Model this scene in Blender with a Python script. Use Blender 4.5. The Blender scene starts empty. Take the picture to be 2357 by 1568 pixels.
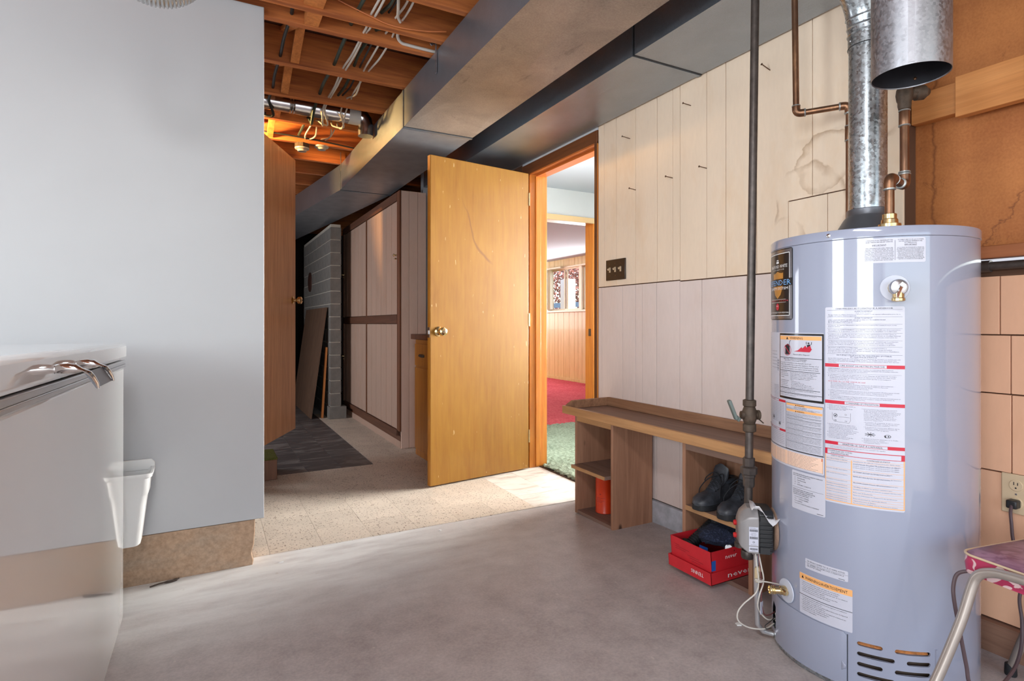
import bpy, bmesh, math, random
from mathutils import Vector, Matrix, noise
random.seed(7)
PI = math.pi
SC = bpy.context.scene
COL = SC.collection

# ------------------------------------------------------------------ camera, world, lights, exposure
cd = bpy.data.cameras.new('camera'); cam = bpy.data.objects.new('camera', cd); COL.objects.link(cam)
cam.location = (0, 0, 1.03); cam.rotation_euler = (PI/2, 0, math.radians(-28.2))
cd.sensor_width = 36; cd.lens = 36*1310/2357; cd.shift_y = -39/2357; cd.clip_start = .02
SC.camera = cam
SC.view_settings.view_transform = 'Standard'; SC.view_settings.look = 'None'
SC.view_settings.gamma = 1; SC.view_settings.use_curve_mapping = False
SC.view_settings.exposure = 0.15

wd = bpy.data.worlds.new('World'); SC.world = wd; wd.use_nodes = True
nt = wd.node_tree
sky = nt.nodes.new('ShaderNodeTexSky'); sky.sky_type = 'NISHITA'; sky.sun_disc = False
sky.sun_elevation = math.radians(48); sky.sun_rotation = math.radians(120)
nt.links.new(sky.outputs[0], nt.nodes['Background'].inputs[0])
nt.nodes['Background'].inputs[1].default_value = 0.45

def area(name, loc, rot, sx, sy, power, color, spread=180):
    l = bpy.data.lights.new(name, 'AREA'); l.shape = 'RECTANGLE'; l.size = sx; l.size_y = sy
    l.energy = power; l.color = color; l.spread = math.radians(spread)
    o = bpy.data.objects.new(name, l); COL.objects.link(o); o.location = loc; o.rotation_euler = rot
    return o
# daylight through the open garage door behind, two windows on the left, the window of the hall, the window of the den
area('garage_door_daylight', (-.1, -2.95, 1.2), (PI/2, 0, 0), 4.2, 2.2, 44, (.88, .95, 1.0))
area('left_window_daylight', (-2.42, 1.1, 1.45), (PI/2, 0, -PI/2), .9, 1.0, 46, (.84, .93, 1.0))
area('left_rear_window_daylight', (-2.42, -1.2, 1.35), (PI/2, 0, -PI/2), 1.5, 1.2, 78, (.86, .94, 1.0))
area('garage_overhead_fill', (-.30, -.2, 2.34), (0, 0, 0), .35, 1.3, 36, (.94, .97, 1.0))  # added overhead fill for floor and plank wall, not an actual fixture
area('stair_side_fill', (-1.25, 5.4, 1.1), (PI/2, 0, -PI/2), 1.0, 1.0, 30, (.92, .95, 1.0))  # added fill light for the dim rear area; no window stands here
area('hall_window_daylight', (5.0, 2.78, 1.40), (PI/2, 0, PI/2), 2.2, 1.4, 172, (.98, .97, .93), 70)
area('hall_ceiling_lamp', (3.6, 2.6, 2.36), (0, 0, 0), .5, .5, 2, (.95, .97, 1.0))
area('den_window_daylight', (5.55, 8.1, 1.66), (PI/2, 0, PI/2), 2.2, .75, 42, (.95, .98, 1.0))
area('den_side_window_daylight', (4.0, 11.3, 1.5), (PI/2, 0, PI), 2.4, 1.2, 90, (.95, .97, 1.0))
sl_ = bpy.data.lights.new('sun', 'SUN'); sl_.energy = 7; sl_.angle = math.radians(1); sl_.color = (1, .95, .88)
so_ = bpy.data.objects.new('sun', sl_); COL.objects.link(so_); so_.rotation_euler = (math.radians(48), 0, math.radians(-12))

# ------------------------------------------------------------------ materials
def s2l(c):
    c = c/255
    return c/12.92 if c <= .04045 else ((c+.055)/1.055)**2.4
def rgb(r, g, b): return (s2l(r), s2l(g), s2l(b), 1)
MATS = {}
class NM:
    def __init__(s, name):
        m = bpy.data.materials.new(name); m.use_nodes = True
        s.m = m; s.t = m.node_tree; s.b = s.t.nodes['Principled BSDF']; MATS[name] = m
        s.tc = s.t.nodes.new('ShaderNodeTexCoord').outputs['Object']
    def n(s, typ, **kw):
        nd = s.t.nodes.new(typ)
        for k, v in kw.items(): setattr(nd, k, v)
        return nd
    def l(s, a, b): s.t.links.new(a, b)
    def mapping(s, scale, rnd=False):
        mp = s.n('ShaderNodeMapping'); s.l(s.tc, mp.inputs[0]); mp.inputs['Scale'].default_value = scale
        if rnd:
            oi = s.n('ShaderNodeObjectInfo'); cx = s.n('ShaderNodeCombineXYZ')
            mu = s.n('ShaderNodeMath', operation='MULTIPLY'); s.l(oi.outputs['Random'], mu.inputs[0]); mu.inputs[1].default_value = 37
            for i in range(3): s.l(mu.outputs[0], cx.inputs[i])
            s.l(cx.outputs[0], mp.inputs['Location'])
        return mp.outputs[0]
    def noise(s, scale, vec=None, detail=4, rough=.55, dist=0):
        nd = s.n('ShaderNodeTexNoise'); nd.inputs['Scale'].default_value = scale
        nd.inputs['Detail'].default_value = detail; nd.inputs['Roughness'].default_value = rough; nd.inputs['Distortion'].default_value = dist
        s.l(vec if vec is not None else s.tc, nd.inputs['Vector']); return nd.outputs['Fac']
    def ramp(s, fac, stops):
        r = s.n('ShaderNodeValToRGB'); e = r.color_ramp.elements
        while len(e) > 1: e.remove(e[0])
        e[0].position = stops[0][0]; e[0].color = stops[0][1]
        for p, c in stops[1:]:
            x = e.new(p); x.color = c
        s.l(fac, r.inputs[0]); return r.outputs[0]
    def mix(s, fac, a, b, mode='MIX'):
        m = s.n('ShaderNodeMix', data_type='RGBA', blend_type=mode)
        for sock, v in ((m.inputs[0], fac), (m.inputs[6], a), (m.inputs[7], b)):
            if hasattr(v, 'links') or hasattr(v, 'is_linked'): s.l(v, sock)
            else: sock.default_value = v
        return m.outputs[2]
    def base(s, c):
        if hasattr(c, 'is_linked'): s.l(c, s.b.inputs['Base Color'])
        else: s.b.inputs['Base Color'].default_value = c
    def set(s, rough=.5, metal=0, spec=None, coat=0):
        if hasattr(rough, 'is_linked'): s.l(rough, s.b.inputs['Roughness'])
        else: s.b.inputs['Roughness'].default_value = rough
        s.b.inputs['Metallic'].default_value = metal
        if spec is not None: s.b.inputs['Specular IOR Level'].default_value = spec
        if coat: s.b.inputs['Coat Weight'].default_value = coat; s.b.inputs['Coat Roughness'].default_value = .08
    def bump(s, h, strength=.3, dist=.002):
        b = s.n('ShaderNodeBump'); b.inputs['Strength'].default_value = strength; b.inputs['Distance'].default_value = dist
        s.l(h, b.inputs['Height']); s.l(b.outputs[0], s.b.inputs['Normal'])

def plain(name, c, rough=.5, metal=0, var=.0, scale=30, spec=None, coat=0, bump=0):
    m = NM(name)
    if var or bump:
        f = m.noise(scale)
        if var:
            d = tuple(x*(1-var) for x in c[:3])+(1,); h = tuple(min(1, x*(1+var)) for x in c[:3])+(1,)
            m.base(m.ramp(f, [(.3, d), (.7, h)]))
        else: m.base(c)
        if bump: m.bump(f, bump)
    else: m.base(c)
    m.set(rough, metal, spec, coat); return m.m

def wood(name, c1, c2, axis='z', rough=.5, knots=0, coat=0, bump=.15, sc=1.0, stain=None):
    m = NM(name)
    k = {'x': (1.2, 22, 22), 'y': (22, 1.2, 22), 'z': (22, 22, 1.2)}[axis]
    v = m.mapping(tuple(a*sc for a in k), True)
    f = m.noise(1.0, v, 6, .6, .8)
    v2 = m.mapping(tuple(a*sc*5 for a in k), True)
    g = m.noise(1.0, v2, 3, .6)
    col = m.ramp(f, [(.3, c1), (.7, c2)])
    col = m.mix(.18, col, m.ramp(g, [(.35, tuple(x*.55 for x in c1[:3])+(1,)), (.6, c2)]))
    if knots:
        vo = m.n('ShaderNodeTexVoronoi'); vo.inputs['Scale'].default_value = 7.0
        m.l(m.mapping({'x': (.6, 1.2, 1.2), 'y': (1.2, .6, 1.2), 'z': (1.2, 1.2, .6)}[axis], True), vo.inputs['Vector'])
        kf = m.ramp(vo.outputs['Distance'], [(.05, (1, 1, 1, 1)), (.12, (0, 0, 0, 1))])
        col = m.mix(kf, col, tuple(x*.25 for x in c1[:3])+(1,))
    if stain:
        h = m.noise(2.3, None, 5, .6, .6)
        col = m.mix(m.ramp(h, [(.5, (0, 0, 0, 1)), (.72, (.75, .75, .75, 1))]), col, stain)
    m.base(col); m.set(rough, 0, None, coat); m.bump(g, bump, .001)
    return m.m

def galv(name, tint, rough=.38, spangle=26, contrast=.25, dirt=None, ridges=False):
    m = NM(name)
    vo = m.n('ShaderNodeTexVoronoi'); vo.inputs['Scale'].default_value = spangle; m.l(m.tc, vo.inputs['Vector'])
    f = m.noise(5, None, 5, .6)
    lo = tuple(x*(1-contrast) for x in tint[:3])+(1,); hi = tuple(min(1, x*(1+contrast)) for x in tint[:3])+(1,)
    bw = m.n('ShaderNodeRGBToBW'); m.l(vo.outputs['Color'], bw.inputs[0])
    c = m.ramp(bw.outputs[0], [(.15, lo), (.85, hi)])
    c = m.mix(.45, c, m.ramp(f, [(.3, lo), (.7, hi)]))
    if dirt:
        c = m.mix(m.ramp(m.noise(3.1, None, 6, .65), [(.45, (0, 0, 0, 1)), (.68, (.8, .8, .8, 1))]), c, dirt)
    m.base(c); m.set(rough, .85)
    r = m.n('ShaderNodeMapRange'); m.l(bw.outputs[0], r.inputs[0]); r.inputs[3].default_value = rough*.75; r.inputs[4].default_value = rough*1.35
    m.l(r.outputs[0], m.b.inputs['Roughness'])
    if ridges:
        w = m.n('ShaderNodeTexWave', wave_type='BANDS', bands_direction='X'); w.inputs['Scale'].default_value = 32
        m.l(m.tc, w.inputs['Vector']); m.bump(w.outputs['Fac'], .25, .001)
    return m.m

# concrete floor of the garage
m = NM('concrete')
a = m.noise(1.1, None, 6, .62, .4); b = m.noise(9, None, 6, .7); c = m.noise(120, None, 2)
col = m.ramp(a, [(.3, rgb(158, 151, 151)), (.52, rgb(184, 177, 177)), (.75, rgb(200, 194, 194))])
col = m.mix(.5, col, m.ramp(b, [(.3, rgb(146, 132, 127)), (.7, rgb(206, 194, 189))]))
col = m.mix(.15, col, m.ramp(c, [(.35, rgb(90, 76, 70)), (.65, rgb(190, 176, 166))]))
# whitish dusting and old paint along the left curb, with the doorway's light fan painted in
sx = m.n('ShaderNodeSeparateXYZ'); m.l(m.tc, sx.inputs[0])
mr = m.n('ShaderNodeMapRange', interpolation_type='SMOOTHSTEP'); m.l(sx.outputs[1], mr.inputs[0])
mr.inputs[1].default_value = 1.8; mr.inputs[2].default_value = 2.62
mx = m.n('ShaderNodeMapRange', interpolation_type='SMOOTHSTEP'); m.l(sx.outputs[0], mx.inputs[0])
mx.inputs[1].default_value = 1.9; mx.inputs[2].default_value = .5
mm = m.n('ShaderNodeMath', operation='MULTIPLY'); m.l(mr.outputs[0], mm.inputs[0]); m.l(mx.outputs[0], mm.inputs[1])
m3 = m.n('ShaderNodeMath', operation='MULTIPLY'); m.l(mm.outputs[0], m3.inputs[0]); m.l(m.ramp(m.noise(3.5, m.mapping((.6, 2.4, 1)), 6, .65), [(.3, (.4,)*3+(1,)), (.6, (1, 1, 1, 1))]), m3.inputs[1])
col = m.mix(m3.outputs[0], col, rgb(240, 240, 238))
spot = m.noise(26, None, 2, .5)
col = m.mix(m.ramp(spot, [(.72, (0, 0, 0, 1)), (.76, (.5, .5, .5, 1))]), col, rgb(205, 196, 188))
m.base(col); m.set(.55, 0, .4); m.bump(b, .12, .002)

def tile_mat(name, c, fleck, fleck_col, marble=None):
    m = NM(name)
    oi = m.n('ShaderNodeObjectInfo')
    v = m.mapping((1, 1, 1), True)
    hs = m.n('ShaderNodeHueSaturation'); r = m.n('ShaderNodeMapRange'); m.l(oi.outputs['Random'], r.inputs[0])
    r.inputs[3].default_value = .94; r.inputs[4].default_value = 1.05; m.l(r.outputs[0], hs.inputs['Value'])
    col = m.mix(.5, c, m.ramp(m.noise(6, None, 5, .6), [(.3, tuple(x*.8 for x in c[:3])+(1,)), (.7, tuple(min(1, x*1.1) for x in c[:3])+(1,))]))
    if fleck:
        f = m.noise(fleck, m.mapping((1.5, .9, 1), True), 2, .5, 0)
        col = m.mix(m.ramp(f, [(.61, (0, 0, 0, 1)), (.65, (.85, .85, .85, 1))]), col, fleck_col)
        f2 = m.noise(fleck*.6, m.mapping((1.6, 1.0, 1), True), 2, .5, 0)
        col = m.mix(m.ramp(f2, [(.66, (0, 0, 0, 1)), (.72, (.5, .5, .5, 1))]), col, rgb(238, 226, 206))
    if marble:
        f = m.noise(3.2, m.mapping((1.0, 4.0, 1), True), 6, .6, 1.2)
        col = m.mix(m.ramp(f, [(.5, (0, 0, 0, 1)), (.64, (.7, .7, .7, 1)), (.7, (0, 0, 0, 1))]), col, marble)
    m.l(col, hs.inputs['Color']); m.base(hs.outputs[0]); m.set(.42, 0, .45); m.bump(m.noise(20), .05, .001)
    return m.m
TILE_B = tile_mat('speckled_tile', rgb(218, 204, 188), 88, rgb(122, 100, 84))
TILE_W = tile_mat('marbled_tile', rgb(232, 224, 214), 0, None, rgb(176, 158, 142))
TILE_D = tile_mat('dark_tile', rgb(90, 84, 84), 0, None, rgb(150, 144, 140))

# painted planks: warm cream, worn
def plank_mat(name, c, stain):
    m = NM(name)
    f = m.noise(2.2, m.mapping((1, 2, .8), False), 6, .6, .3); g = m.noise(70, m.mapping((1, 1, .25)), 3)
    col = m.ramp(f, [(.3, tuple(x*.92 for x in c[:3])+(1,)), (.7, c)])
    col = m.mix(m.ramp(m.noise(4.2, m.mapping((1, 1.5, .7)), 5, .65), [(.5, (0, 0, 0, 1)), (.8, (.6, .6, .6, 1))]), col, stain)
    col = m.mix(.07, col, m.ramp(g, [(.3, tuple(x*.7 for x in c[:3])+(1,)), (.65, tuple(min(1, x*1.15) for x in c[:3])+(1,))]))
    m.base(col); m.set(.6, 0, .3); m.bump(g, .1, .001); return m
pm = plank_mat('cream_plank', rgb(242, 220, 196), rgb(228, 194, 156))
# tide marks of an old leak near the flue, a stain line of its own
w = pm.n('ShaderNodeTexNoise'); w.inputs['Scale'].default_value = 7; w.inputs['Detail'].default_value = 5; pm.l(pm.tc, w.inputs['Vector'])
va = pm.n('ShaderNodeVectorMath', operation='ADD'); sc_ = pm.n('ShaderNodeVectorMath', operation='SCALE'); pm.l(w.outputs['Color'], sc_.inputs[0]); sc_.inputs['Scale'].default_value = .16
pm.l(pm.tc, va.inputs[0]); pm.l(sc_.outputs[0], va.inputs[1])
cb = pm.b.inputs['Base Color'].links[0].from_socket
col = cb
gate = pm.ramp(pm.noise(5.5, None, 2), [(.42, (0, 0, 0, 1)), (.56, (1, 1, 1, 1))])
for (cy, cz, r, wd_) in ((1.40, 1.50, .155, .008), (1.34, 1.66, .11, .007), (1.49, 1.37, .075, .012), (1.10, 1.62, .10, .006)):
    di = pm.n('ShaderNodeVectorMath', operation='DISTANCE'); pm.l(va.outputs[0], di.inputs[0]); di.inputs[1].default_value = (2.09, cy+.06, cz+.06)
    rp = pm.ramp(di.outputs['Value'], [(max(0, r-wd_*3), (0, 0, 0, 1)), (r, (.55, .55, .55, 1)), (r+wd_*.4, (0, 0, 0, 1))])
    gm = pm.n('ShaderNodeMix', data_type='RGBA', blend_type='MULTIPLY'); gm.inputs[0].default_value = 1; pm.l(rp, gm.inputs[6]); pm.l(gate, gm.inputs[7])
    col = pm.mix(gm.outputs[2], col, rgb(160, 120, 80))
pm.base(col)
CREAM = pm.m
PINKP = plank_mat('pinkish_plank', rgb(230, 213, 206), rgb(218, 196, 184)).m
CAB_P = plank_mat('cabinet_panel', rgb(196, 164, 146), rgb(182, 146, 124)).m
CAB_E = plank_mat('cabinet_end_plank', rgb(244, 214, 198), rgb(232, 196, 176)).m
TILEBOARD = plank_mat('wall_tileboard', rgb(228, 178, 146), rgb(212, 160, 124)).m
JOINT = plain('dark_joint', rgb(92, 62, 44), .8)
WHITE_WALL = plain('white_panel', rgb(186, 187, 189), .42, var=.02, scale=3, spec=.35)
FURRING = plain('pale_paneling', rgb(206, 210, 216), .6)
CEIL_W = plain('white_ceiling', rgb(184, 190, 198), .8)
SHELL = plain('garage_shell', rgb(190, 184, 176), .85)
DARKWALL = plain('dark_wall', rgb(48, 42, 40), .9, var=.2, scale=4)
CURB = NM('curb_concrete')
f = CURB.noise(2.4, CURB.mapping((1, 1, 2)), 6, .6); g = CURB.noise(60, None, 4, .7)
cc = CURB.ramp(f, [(.3, rgb(140, 118, 98)), (.55, rgb(178, 146, 118)), (.75, rgb(160, 146, 130))])
CURB.base(CURB.mix(.3, cc, CURB.ramp(g, [(.3, rgb(100, 76, 58)), (.65, rgb(205, 178, 152))]))); CURB.set(.85); CURB.bump(g, .3, .003); CURB = CURB.m
FOOT = plain('painted_footing', rgb(176, 178, 186), .75, var=.2, scale=22, bump=.3)
JOIST = wood('joist_wood', rgb(146, 76, 38), rgb(208, 124, 62), 'x', .65, knots=0, bump=.2)
JOISTD = wood('dark_joist_wood', rgb(92, 50, 30), rgb(132, 74, 42), 'y', .7)
SUBFL = plain('subfloor_board', rgb(84, 46, 30), .85, var=.25, scale=8)
BRIDGE = wood('bridging_wood', rgb(172, 98, 46), rgb(220, 138, 70), 'z', .65)
m = NM('amber_birch')
a = m.noise(1.7, m.mapping((1, 1, .55)), 4, .55, .5); b = m.noise(7, m.mapping((3, 3, .5)), 5, .6, .4); c = m.noise(1, m.mapping((60, 60, 3)), 3)
col = m.ramp(a, [(.3, rgb(124, 80, 20)), (.5, rgb(143, 98, 28)), (.72, rgb(156, 112, 40))])
col = m.mix(.5, col, m.ramp(b, [(.3, rgb(134, 84, 22)), (.7, rgb(155, 110, 38))]))
col = m.mix(.12, col, m.ramp(c, [(.35, rgb(102, 64, 26)), (.65, rgb(160, 117, 48))]))
# a curved crack in the veneer and a few pale scratches
wv = m.n('ShaderNodeTexNoise'); wv.inputs['Scale'].default_value = 5; m.l(m.tc, wv.inputs['Vector'])
va = m.n('ShaderNodeVectorMath', operation='SCALE'); m.l(wv.outputs['Color'], va.inputs[0]); va.inputs['Scale'].default_value = .10
vb = m.n('ShaderNodeVectorMath', operation='ADD'); m.l(m.tc, vb.inputs[0]); m.l(va.outputs[0], vb.inputs[1])
sp = m.n('ShaderNodeSeparateXYZ'); m.l(vb.outputs[0], sp.inputs[0])
q1 = m.n('ShaderNodeMath', operation='SUBTRACT'); m.l(sp.outputs[0], q1.inputs[0]); q1.inputs[1].default_value = .30
q2 = m.n('ShaderNodeMath', operation='POWER'); m.l(q1.outputs[0], q2.inputs[0]); q2.inputs[1].default_value = 2
q3 = m.n('ShaderNodeMath', operation='MULTIPLY_ADD'); m.l(q2.outputs[0], q3.inputs[0]); q3.inputs[1].default_value = 4.2; q3.inputs[2].default_value = 1.46
q4 = m.n('ShaderNodeMath', operation='SUBTRACT'); m.l(sp.outputs[2], q4.inputs[0]); m.l(q3.outputs[0], q4.inputs[1])
q5 = m.n('ShaderNodeMath', operation='ABSOLUTE'); m.l(q4.outputs[0], q5.inputs[0])
ln = m.ramp(q5.outputs[0], [(.004, (.6, .6, .6, 1)), (.020, (0, 0, 0, 1))])
gx_ = m.ramp(sp.outputs[0], [(.34, (0, 0, 0, 1)), (.38, (1, 1, 1, 1)), (.56, (1, 1, 1, 1)), (.62, (0, 0, 0, 1))])
ml = m.n('ShaderNodeMix', data_type='RGBA', blend_type='MULTIPLY'); ml.inputs[0].default_value = 1; m.l(ln, ml.inputs[6]); m.l(gx_, ml.inputs[7])
col = m.mix(ml.outputs[2], col, rgb(104, 62, 32))
sc2 = m.noise(9, m.mapping((7, 7, 1.6)), 2, .4)
col = m.mix(m.ramp(sc2, [(.73, (0, 0, 0, 1)), (.75, (.5, .5, .5, 1))]), col, rgb(214, 186, 140))
m.base(col); m.set(.42, 0, .4, .08); m.bump(c, .03, .001); DOOR_Y = m.m
DOOR_E = wood('amber_door_edge', rgb(190, 118, 36), rgb(214, 146, 56), 'z', .35, coat=.3)
DOOR_B = wood('brown_mahogany', rgb(190, 130, 88), rgb(226, 166, 118), 'z', .4, coat=.1, bump=.08, sc=1.3)
JAMB = wood('fir_jamb', rgb(186, 104, 34), rgb(218, 142, 56), 'z', .35, coat=.3, bump=.1)
JAMB_H = wood('fir_head', rgb(170, 88, 36), rgb(204, 118, 56), 'y', .4, coat=.2)
CASING = wood('brown_casing', rgb(96, 54, 28), rgb(128, 74, 40), 'y', .5)
CASINGZ = wood('brown_casing_upright', rgb(86, 50, 28), rgb(112, 66, 38), 'z', .5)
OAK = wood('orange_oak', rgb(176, 104, 34), rgb(206, 136, 56), 'z', .35, coat=.2)
FRAME_B = wood('cabinet_frame_wood', rgb(104, 62, 40), rgb(138, 88, 60), 'z', .5)
FRAME_R = wood('cabinet_rail_wood', rgb(92, 58, 42), rgb(124, 82, 62), 'y', .5)
BENCH = wood('old_bench_pine', rgb(142, 98, 74), rgb(176, 130, 102), 'z', .6, knots=1)
BENCHY = wood('bench_top_pine', rgb(112, 86, 74), rgb(142, 112, 96), 'y', .6)
FASCIA = wood('bench_fascia_pine', rgb(168, 120, 76), rgb(200, 150, 100), 'y', .55)
RIMW = wood('bench_rim_fir', rgb(120, 82, 58), rgb(172, 128, 96), 'y', .6, bump=.3, sc=.8)
SHELFW = wood('bench_shelf', rgb(116, 90, 78), rgb(148, 118, 104), 'y', .65)
PLYED = wood('plywood_edge', rgb(150, 108, 72), rgb(196, 150, 104), 'y', .6)
m = NM('plywood_wall')
a = m.noise(2.6, m.mapping((1, 1, .7)), 5, .6, .3); b = m.noise(1, m.mapping((8, 1.0, 8)), 4, .6, .5); c = m.noise(140, None, 2)
col = m.ramp(a, [(.3, rgb(120, 66, 36)), (.52, rgb(160, 96, 52)), (.75, rgb(188, 120, 66))])
col = m.mix(.25, col, m.ramp(b, [(.35, rgb(142, 80, 42)), (.65, rgb(190, 122, 68))]))
col = m.mix(.10, col, m.ramp(c, [(.35, rgb(110, 62, 34)), (.65, rgb(214, 146, 90))]))
e = m.noise(3.2, m.mapping((1, 2.2, .6)), 6, .7, 1.0)
col = m.mix(m.ramp(e, [(.648, (0, 0, 0, 1)), (.66, (.4, .4, .4, 1)), (.672, (0, 0, 0, 1))]), col, rgb(96, 52, 30))
sp = m.n('ShaderNodeSeparateXYZ'); m.l(m.tc, sp.inputs[0])
nz = m.noise(16, m.mapping((1, .6, 1)), 4, .6)
for (y0_, sl_y, k_) in ((.965, 0, .05), (.60, .75, .22)):      # old damp lines in the plywood
    t1 = m.n('ShaderNodeMath', operation='MULTIPLY_ADD'); m.l(nz, t1.inputs[0]); t1.inputs[1].default_value = k_; t1.inputs[2].default_value = y0_
    t2 = m.n('ShaderNodeMath', operation='MULTIPLY_ADD'); m.l(sp.outputs[2], t2.inputs[0]); t2.inputs[1].default_value = -sl_y; t2.inputs[2].default_value = sl_y*1.47
    t3 = m.n('ShaderNodeMath', operation='ADD'); m.l(t1.outputs[0], t3.inputs[0]); m.l(t2.outputs[0], t3.inputs[1])
    t4 = m.n('ShaderNodeMath', operation='SUBTRACT'); m.l(sp.outputs[1], t4.inputs[0]); m.l(t3.outputs[0], t4.inputs[1])
    t5 = m.n('ShaderNodeMath', operation='ABSOLUTE'); m.l(t4.outputs[0], t5.inputs[0])
    col = m.mix(m.ramp(t5.outputs[0], [(.0008, (.6, .6, .6, 1)), (.006, (0, 0, 0, 1))]), col, rgb(92, 50, 28))
m.base(col); m.set(.6, 0, .3); m.bump(c, .1, .001); PLYWALL = m.m
BOARD = wood('wall_board', rgb(186, 116, 58), rgb(214, 146, 84), 'y', .55)
BOARDLOW = wood('low_board', rgb(138, 80, 46), rgb(168, 102, 62), 'y', .6)
LEANP = wood('leaning_plywood', rgb(92, 66, 50), rgb(118, 88, 68), 'z', .7)
DUCT = galv('duct_metal', (.34, .39, .45, 1), .36, 330, .16)
UNDER = plain('duct_underside_tan', rgb(172, 160, 148), .5, .55, var=.10, scale=9)
UNDER2 = plain('duct_underside_grey', rgb(150, 150, 154), .45, .6, var=.12, scale=9)  # plain grey for the farther undersides
DUCT2 = galv('duct_metal_ribbed', (.36, .41, .47, 1), .40, 330, .16, ridges=True)
DUCTB = NM('duct_underside_mottled')  # mottled tan underside, lighter than the side metal
f1 = DUCTB.noise(4, None, 5, .6, .5); f2 = DUCTB.noise(150, None, 2); f3 = DUCTB.noise(5, DUCTB.mapping((1.3, .7, 1)), 6, .7, 1.2)
cc = DUCTB.ramp(f1, [(.3, rgb(140, 130, 122)), (.7, rgb(176, 163, 152))])
cc = DUCTB.mix(.15, cc, DUCTB.ramp(f2, [(.35, rgb(110, 104, 100)), (.65, rgb(200, 190, 180))]))
cc = DUCTB.mix(DUCTB.ramp(f3, [(.60, (0, 0, 0, 1)), (.70, (.55, .55, .55, 1))]), cc, rgb(92, 86, 84))
DUCTB.base(cc); DUCTB.set(.48, .5); DUCTB = DUCTB.m
SEAM = plain('dark_seam_metal', rgb(58, 60, 64), .5, .6)  # dark metal of seams, gaps and small fittings
GALV = galv('spangled_galvanised', (.42, .455, .48, 1), .28, 150, .45)
GALVM = galv('dull_galvanised', (.31, .305, .325, 1), .42, 170, .34)
BRIGHT = plain('bright_tin', (.75, .75, .76, 1), .2, 1, var=.08, scale=12)
CHROME = plain('chrome', (.82, .82, .82, 1), .09, 1)
CHROME_S = plain('brushed_chrome', (.55, .55, .57, 1), .3, 1)
BRASS = plain('brass', (.62, .46, .24, 1), .28, 1, var=.15, scale=40)
BRASS_W = plain('polished_brass', (.78, .60, .32, 1), .18, 1)
BLACKPIPE = plain('black_iron', rgb(84, 76, 72), .4, .55, var=.25, scale=45, bump=.15)
RUSTY = plain('rusty_brass', rgb(84, 70, 58), .6, .4, var=.3, scale=60, bump=.4)
COPPER = NM('aged_copper')
COPPER.base(COPPER.ramp(COPPER.noise(14, COPPER.mapping((1, 1, .5)), 5, .65), [(.3, rgb(104, 76, 60)), (.55, rgb(142, 104, 78)), (.75, rgb(192, 144, 106))])); COPPER.set(.36, .85); COPPER = COPPER.m
SOLDER = plain('solder', rgb(166, 168, 166), .4, .7, var=.2, scale=80)
HEATER = plain('heater_enamel', rgb(150, 155, 174), .36, 0, var=.012, scale=2, spec=.45, coat=1.0)
HEATER.node_tree.nodes['Principled BSDF'].inputs['Coat Roughness'].default_value = .05
HEAT_IN = plain('heater_inside', rgb(70, 56, 46), .8, var=.5, scale=25)
LABEL = plain('label_white', rgb(197, 197, 209), .35, coat=.2)
LABEL_B = plain('label_black', rgb(26, 24, 26), .3, coat=.3)
LABEL_S = plain('label_silver', rgb(150, 150, 156), .25, .8)
LABEL_R = plain('label_red', rgb(196, 30, 56), .4)
LABEL_O = plain('label_orange', rgb(240, 176, 112), .4)
LABEL_G = plain('label_gold', rgb(196, 140, 70), .3, .2)
INK = plain('ink_black', rgb(26, 26, 34), .5)
INK_G = plain('ink_grey', rgb(62, 64, 84), .5)
INK_W = plain('ink_white', rgb(240, 240, 240), .5)
INK_R = plain('ink_red', rgb(200, 60, 80), .5)
INK_BL = plain('ink_blue', rgb(110, 168, 222), .4)
PLASTIC_W = plain('white_plastic', rgb(236, 236, 234), .35, spec=.45)
PLASTIC_T = plain('clear_escutcheon', rgb(196, 200, 214), .35)
PLASTIC_K = plain('black_plastic', rgb(36, 36, 38), .45)
PLASTIC_GY = plain('grey_plastic', rgb(150, 146, 146), .4, .25)
PLASTIC_R = plain('red_plastic', rgb(200, 36, 40), .35)
CABLE_W = plain('white_cable', rgb(200, 192, 182), .5)
CABLE_K = plain('black_cable', rgb(34, 34, 34), .6)
CABLE_G = plain('green_black_cable', rgb(44, 56, 46), .6, var=.3, scale=60)
CABLE_O = plain('orange_wire', rgb(196, 112, 60), .5)
CORD = plain('brown_cord', rgb(84, 66, 70), .5)
ENAMEL = plain('white_enamel', rgb(236, 236, 236), .06, 0, spec=.5, coat=.6)
ENAMEL.node_tree.nodes['Principled BSDF'].inputs['Coat Roughness'].default_value = .03
HOSE = plain('silver_hose', (.5, .5, .5, 1), .3, .9)
BOXRED = plain('red_card', rgb(206, 38, 48), .45, var=.06, scale=20)
BOXIN = plain('card_inside', rgb(150, 40, 44), .7)
ORANGE = plain('orange_can', rgb(226, 66, 26), .35, coat=.2)
LEATHER = plain('black_leather', rgb(60, 63, 70), .4, var=.4, scale=40, bump=.25)
RUBBER = plain('black_rubber', rgb(30, 32, 36), .6, var=.2, scale=30)
LACE = plain('black_lace', rgb(34, 36, 42), .8)
KNIT = NM('navy_knit')
w = KNIT.noise(160, None, 3); KNIT.base(KNIT.ramp(w, [(.35, rgb(18, 24, 42)), (.6, rgb(34, 42, 66)), (.75, rgb(90, 98, 120))])); KNIT.set(.95); KNIT.bump(w, .6, .003); KNIT = KNIT.m
SWITCHP = plain('brown_plate', rgb(58, 44, 36), .35)
IVORY = plain('ivory_plastic', rgb(206, 182, 150), .45)
NAIL = plain('nail_steel', rgb(110, 84, 66), .45, .7)
PORC = plain('porcelain', rgb(176, 172, 166), .35)
BLOCK = plain('cinder_block', rgb(122, 117, 112), .9, var=.14, scale=14, bump=.4)
MORTAR = plain('mortar', rgb(186, 178, 166), .95, var=.1, scale=20)
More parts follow.
